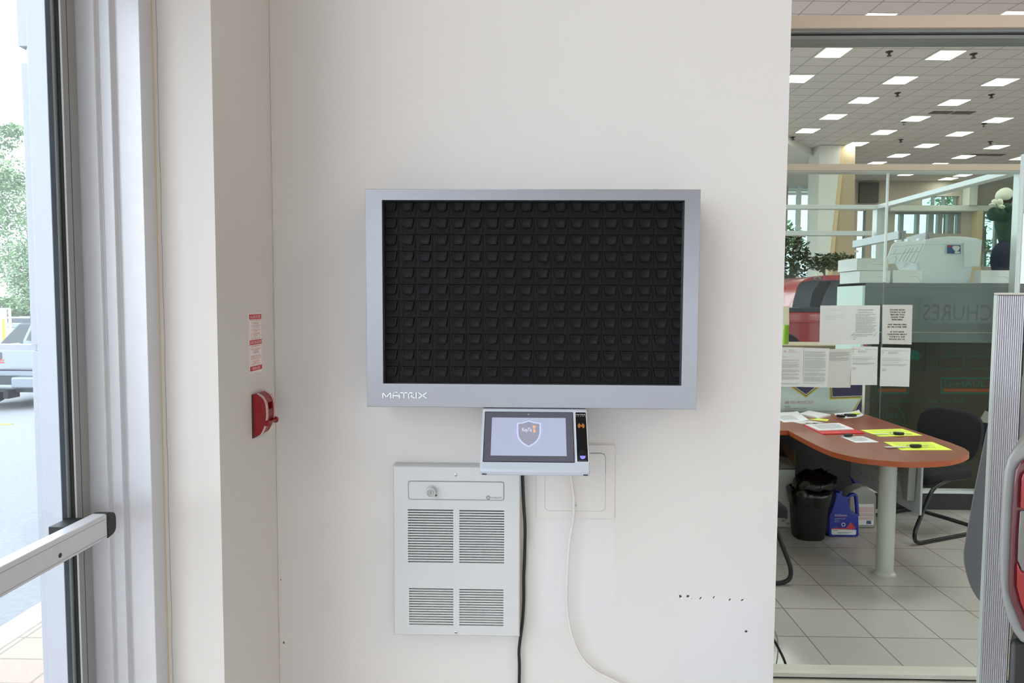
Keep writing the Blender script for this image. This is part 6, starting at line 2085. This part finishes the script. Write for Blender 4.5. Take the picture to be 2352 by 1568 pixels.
# ------------------------------------------------------------------ greenery in the showroom
rn = random.Random(11)
def planter(name, label, x, y, Y, rad, nl, size, trunk=True):
    c_ = aY(x, y, Y)
    t = thing(name, label, 'plant', (c_.x, c_.y, 0))
    mb = MB()
    leaves(mb, c_, rad, nl, size, rn, .05)
    build('foliage', mb, 'leaf_dark', t)
    build('pot', MB().lathe((c_.x, c_.y, 0), (0, 0, 1), [(.22, 0), (.3, .5), (.32, .52), (.28, .52)], 20), 'pot', t, smooth=40)
    build('trunk', MB().tube([(c_.x, c_.y, .45), (c_.x + .05, c_.y, c_.z * .6), (c_.x, c_.y, c_.z)], [.05, .04, .02], 8), 'bark', t)
planter('potted_tree', 'tall dark leafy tree at the wall edge behind the red truck', 1815, 592, 15, (.44, .5, .62), 520, .085)
planter('potted_tree', 'lower dark leafy plant left of the white pillar above the truck roof', 1893, 603, 16, (.42, .4, .22), 300, .07)
planter('potted_tree', 'dark leafy plant right of the white pillar above the stacked cartons', 1932, 600, 16.5, (.36, .4, .20), 240, .07)

# ------------------------------------------------------------------ trees outside the far windows
def tree(name, label, c_, rad, nl, size, base, m='leaf_out', trunk_r=.14, blobs=5, group=None, sd=0, extra=()):
    r_ = random.Random(sd)
    t = thing(name, label, 'tree', (c_.x, c_.y, base), group)
    mb = MB()
    for k in range(blobs):
        o_ = V((r_.uniform(-.6, .6) * rad[0], r_.uniform(-.6, .6) * rad[1], r_.uniform(-.6, .6) * rad[2]))
        leaves(mb, c_ + o_, (rad[0] * .55, rad[1] * .55, rad[2] * .5), nl // blobs, size, r_, .2)
    for ec, er, en in extra:
        leaves(mb, ec, er, en, size, r_, .1)
    build('crown', mb, m, t)
    build('trunk', MB().tube([(c_.x, c_.y, base), (c_.x + .1, c_.y, (base + c_.z) / 2), (c_.x, c_.y, c_.z + rad[2] * .4)], [trunk_r, trunk_r * .8, trunk_r * .3], 10), 'bark', t, smooth=60)
tree('tree', 'green tree outside the far right windows beside the doll', aY(2262, 545, 42), (1.3, 1.2, 1.7), 500, .16, -.3, sd=1)
tree('tree', 'green tree outside the high windows over the storage tub', aY(2170, 470, 42), (1.2, 1, .7), 260, .15, -.3, sd=2)
tree('tree', 'pale tree outside the far left window by the wall edge', aY(1822, 545, 42), (.9, .9, 1.1), 260, .16, -.3, sd=3)

# ================================================================== car park outside the door
def og(x, y, Y): return aY(x, y, Y)
# silver pickup, tail towards the building
YPk = 12.6
def E_(x, y, k=0): return aY(x, y, YPk + k)
gz = slope(E_(20, 900).x)
sv = thing('silver_pickup', 'silver pickup truck parked outside with its tailgate towards the door', 'pickup truck', (E_(-30, 900).x, YPk + 2, gz))
xR = E_(104, 850).x; xL = xR - 1.95
zt = E_(20, 802).z; zm = E_(20, 850).z; zb = E_(20, 862).z
build('tailgate', MB().box(xL, xR, YPk, YPk + .08, zm, zt), 'car_silver', sv, bevel=.03, seg=3)
build('bed', MB().box(xL, xL + .06, YPk + .08, YPk + 1.9, zm, zt).box(xR - .06, xR, YPk + .08, YPk + 1.9, zm, zt).box(xL + .06, xR - .06, YPk + .08, YPk + 1.9, zm, zm + .1), 'car_silver', sv, bevel=.015)
zs = E_(20, 843).z
build('tailgate_seam', MB().box(xL + .05, xR - .05, YPk - .004, YPk + .02, zs - .01, zs + .01), 'bumper_grey', sv)
build('body_skirt', MB().box(xL + .02, xR - .02, YPk + .02, YPk + .3, zb - .02, zm - .01), 'car_silver', sv, bevel=.02)
q0, q1 = E_(-6, 809), E_(5, 825)
build('tailgate_handle', MB().box(q0.x, q1.x, YPk - .012, YPk + .01, q1.z, q0.z), 'car_dark', sv, bevel=.008)
f = Fr(E_(-60, 826, -.002), E_(10, 826, -.002), E_(-60, 834, -.002))
build('badge', MB().stroke(f, [(.6, .3), (.98, .1)], .025, 0, .004).stroke(f, [(.6, .95), (.98, .75)], .025, 0, .004), 'red_print', sv)
zq1_, zq0_ = E_(30, 864).z, E_(30, 889).z
build('bumper', MB().box(xL - .03, xL + .55, YPk - .16, YPk + .05, zq0_, zq1_).box(xR - .55, xR + .03, YPk - .16, YPk + .05, zq0_, zq1_).box(xL + .5, xR - .5, YPk - .14, YPk + .05, zq0_ - .02, zq0_ + .06), 'bumper_grey', sv, bevel=.03, seg=3)
c0, c1 = E_(2, 871, -.1), E_(34, 884, -.1)
build('plate_recess', MB().box(xL + .5, xR - .5, YPk - .08, YPk, zq0_ + .05, zq1_), 'car_dark', sv)
zu = E_(20, 896).z
build('underbody', MB().box(xL + .2, xR - .2, YPk + .1, YPk + 4.6, zu - .05, zb), 'car_dark', sv)
hx_ = E_(22, 900).x
build('tow_hitch', MB().box(hx_ - .05, hx_ + .05, YPk - .1, YPk + .2, E_(20, 914).z, zu), 'tyre', sv, bevel=.01)
for xx in (xL + .03, xR - .30):
    for yy in (YPk + 1.0, YPk + 4.4):
        w_ = build('wheel', MB().lathe((xx, yy, gz + .37), (1, 0, 0), [(.2, 0), (.34, .01), (.37, .05), (.37, .22), (.34, .26), (.2, .27)], 26), 'tyre', sv, smooth=40)
        build('hub', MB().lathe((xx + (.262 if xx > (xL + xR) / 2 else -.0), yy, gz + .37), (1 if xx > (xL + xR) / 2 else -1, 0, 0), [(.2, 0), (.19, .02), (.06, .03)], 18), 'bumper_grey', w_)
# cab
zr_ = E_(-20, 712, 1.9).z
YC2 = YPk + 1.92
def G_(x, y): return aY(x, y, YC2)
cl_, cr_ = xL + .06, xR - .06
gp = [V((cl_, YC2, zt - .02)), V((cr_, YC2, zt - .02)), V((cr_ - .03, YC2, zt + .06)), V((cr_ - .26, YC2 + .12, zr_ - .04)), V((cr_ - .34, YC2 + .14, zr_)), V((cl_ + .34, YC2 + .14, zr_)), V((cl_ + .26, YC2 + .12, zr_ - .04)), V((cl_ + .03, YC2, zt + .06))]
rg = [[V((p.x, p.y, p.z if p.z > zt else zm)) for p in gp], [V((p.x, p.y + 1.2, p.z if p.z > zt else zm)) for p in gp], [V((p.x, p.y + 2.1, min(p.z, zt + .05) if p.z > zt else zm)) for p in gp], [V((p.x, p.y + 3.2, min(p.z, zt + .0) if p.z > zt else zm)) for p in gp]]
build('cab', MB().loft(rg), 'car_silver', sv, bevel=.03)
wn_ = [V((cl_ + .12, YC2 - .004, zt + .05)), V((cr_ - .12, YC2 - .004, zt + .05)), V((cr_ - .34, YC2 + .108, zr_ - .06)), V((cl_ + .34, YC2 + .108, zr_ - .06))]
build('rear_window', MB().prism(wn_, (0, -.012, 0)), 'car_glass', sv)
# dark car beyond the pickup
def carbody(name, label, x0, x1, y, ybot, ytop, yroof, Y, m, L_=4.3):
    a, b = aY(x0, y, Y), aY(x1, y, Y)
    zg = aY(0, ybot, Y).z; zt_ = aY(0, ytop, Y).z; zr__ = aY(0, yroof, Y).z
    t = thing(name, label, 'car', ((a.x + b.x) / 2, Y, zg))
    X0, X1 = a.x, b.x; W_ = X1 - X0
    body = [(X0, Y, zg + .25), (X0 + W_ * .02, Y, zt_ - .1), (X0 + W_ * .2, Y, zt_), (X1 - W_ * .15, Y, zt_), (X1 - W_ * .01, Y, zt_ - .15), (X1, Y, zg + .25)]
    build('body', MB().prism(body, (0, 1.7, 0)), m, t, bevel=.06, seg=3)
    roof = [(X0 + W_ * .12, Y + .12, zt_), (X0 + W_ * .32, Y + .2, zr__), (X1 - W_ * .28, Y + .2, zr__), (X1 - W_ * .08, Y + .12, zt_)]
    cabin = build('cabin', MB().prism(roof, (0, 1.4, 0)), m, t, bevel=.05)
    wnd = [(X0 + W_ * .17, Y + .105, zt_ + .03), (X0 + W_ * .34, Y + .165, zr__ - .06), (X1 - W_ * .3, Y + .165, zr__ - .06), (X1 - W_ * .13, Y + .105, zt_ + .03)]
    build('side_window', MB().prism(wnd, (0, .03, 0)), 'car_glass', t)
    for xx in (X0 + W_ * .2, X1 - W_ * .2):
        build('wheel', MB().lathe((xx, Y - .01, zg + .32), (0, 1, 0), [(.18, 0), (.3, .01), (.32, .04), (.32, .2), (.3, .22)], 22), 'tyre', t, smooth=40)
    return t
carbody('dark_car', 'dark car parked behind the silver pickup outside', -40, 190, 790, 850, 792, 742, 19.5, 'car_dark')
carbody('white_car', 'white car far back under the trees outside', -60, 140, 745, 765, 741, 728, 33, 'car_silver')
# trees, fence and sign
tree('tree', 'leafy green tree filling the left edge above the pickup', aY(-60, 510, 24), (2.6, 1.6, 3.0), 11000, .075, -1.2, blobs=14, trunk_r=.14, sd=5, extra=[(aY(-6, 320, 24), (.8, .6, .35), 700), (aY(30, 300, 24), (.4, .4, .25), 350), (aY(14, 415, 24), (.7, .5, .4), 600)])
tree('tree', 'leafy green tree behind the white post fence by the vestibule post', aY(66, 590, 28), (1.5, 1.0, 2.6), 8000, .08, -1.2, blobs=9, trunk_r=.14, sd=6)
tree('tree', 'dark hazy shrubs far behind the parked cars', aY(45, 715, 60), (3.2, 2, 1.4), 1600, .3, -1.5, blobs=5, trunk_r=.2, sd=8)
Yfc = 30
fc = thing('post_fence', 'white post fence between the trees outside', 'fence', (aY(5, 760, Yfc).x, Yfc, slope(-20)))
zf0, zf1 = slope(-20) - .4, aY(5, 708, Yfc).z
for x in (-30, -21, -12, -3, 3.5, 10, 20):
    p = aY(x, 700, Yfc)
    build('post', MB().box(p.x - .04, p.x + .04, Yfc, Yfc + .08, zf0, zf1), 'fence_white', fc)
p0, p1 = aY(-40, 700, Yfc), aY(21.5, 700, Yfc)
build('rail', MB().box(p0.x, p1.x, Yfc + .02, Yfc + .06, zf1 - .05, zf1 + .02).box(p0.x, p1.x, Yfc + .02, Yfc + .06, zf0 + .5, zf0 + .57), 'fence_white', fc)
p = aY(7.5, 740, 29)
yb_ = MB().lathe((p.x, 29, slope(-20) - .4), (0, 0, 1), [(.055, 0), (.055, aY(7, 733, 29).z - slope(-20) + .4)], 14)
build('bollard', yb_, 'safety_yellow', None, loc=base_of(yb_), smooth=40, label='yellow bollard in front of the white post fence', cat='bollard')
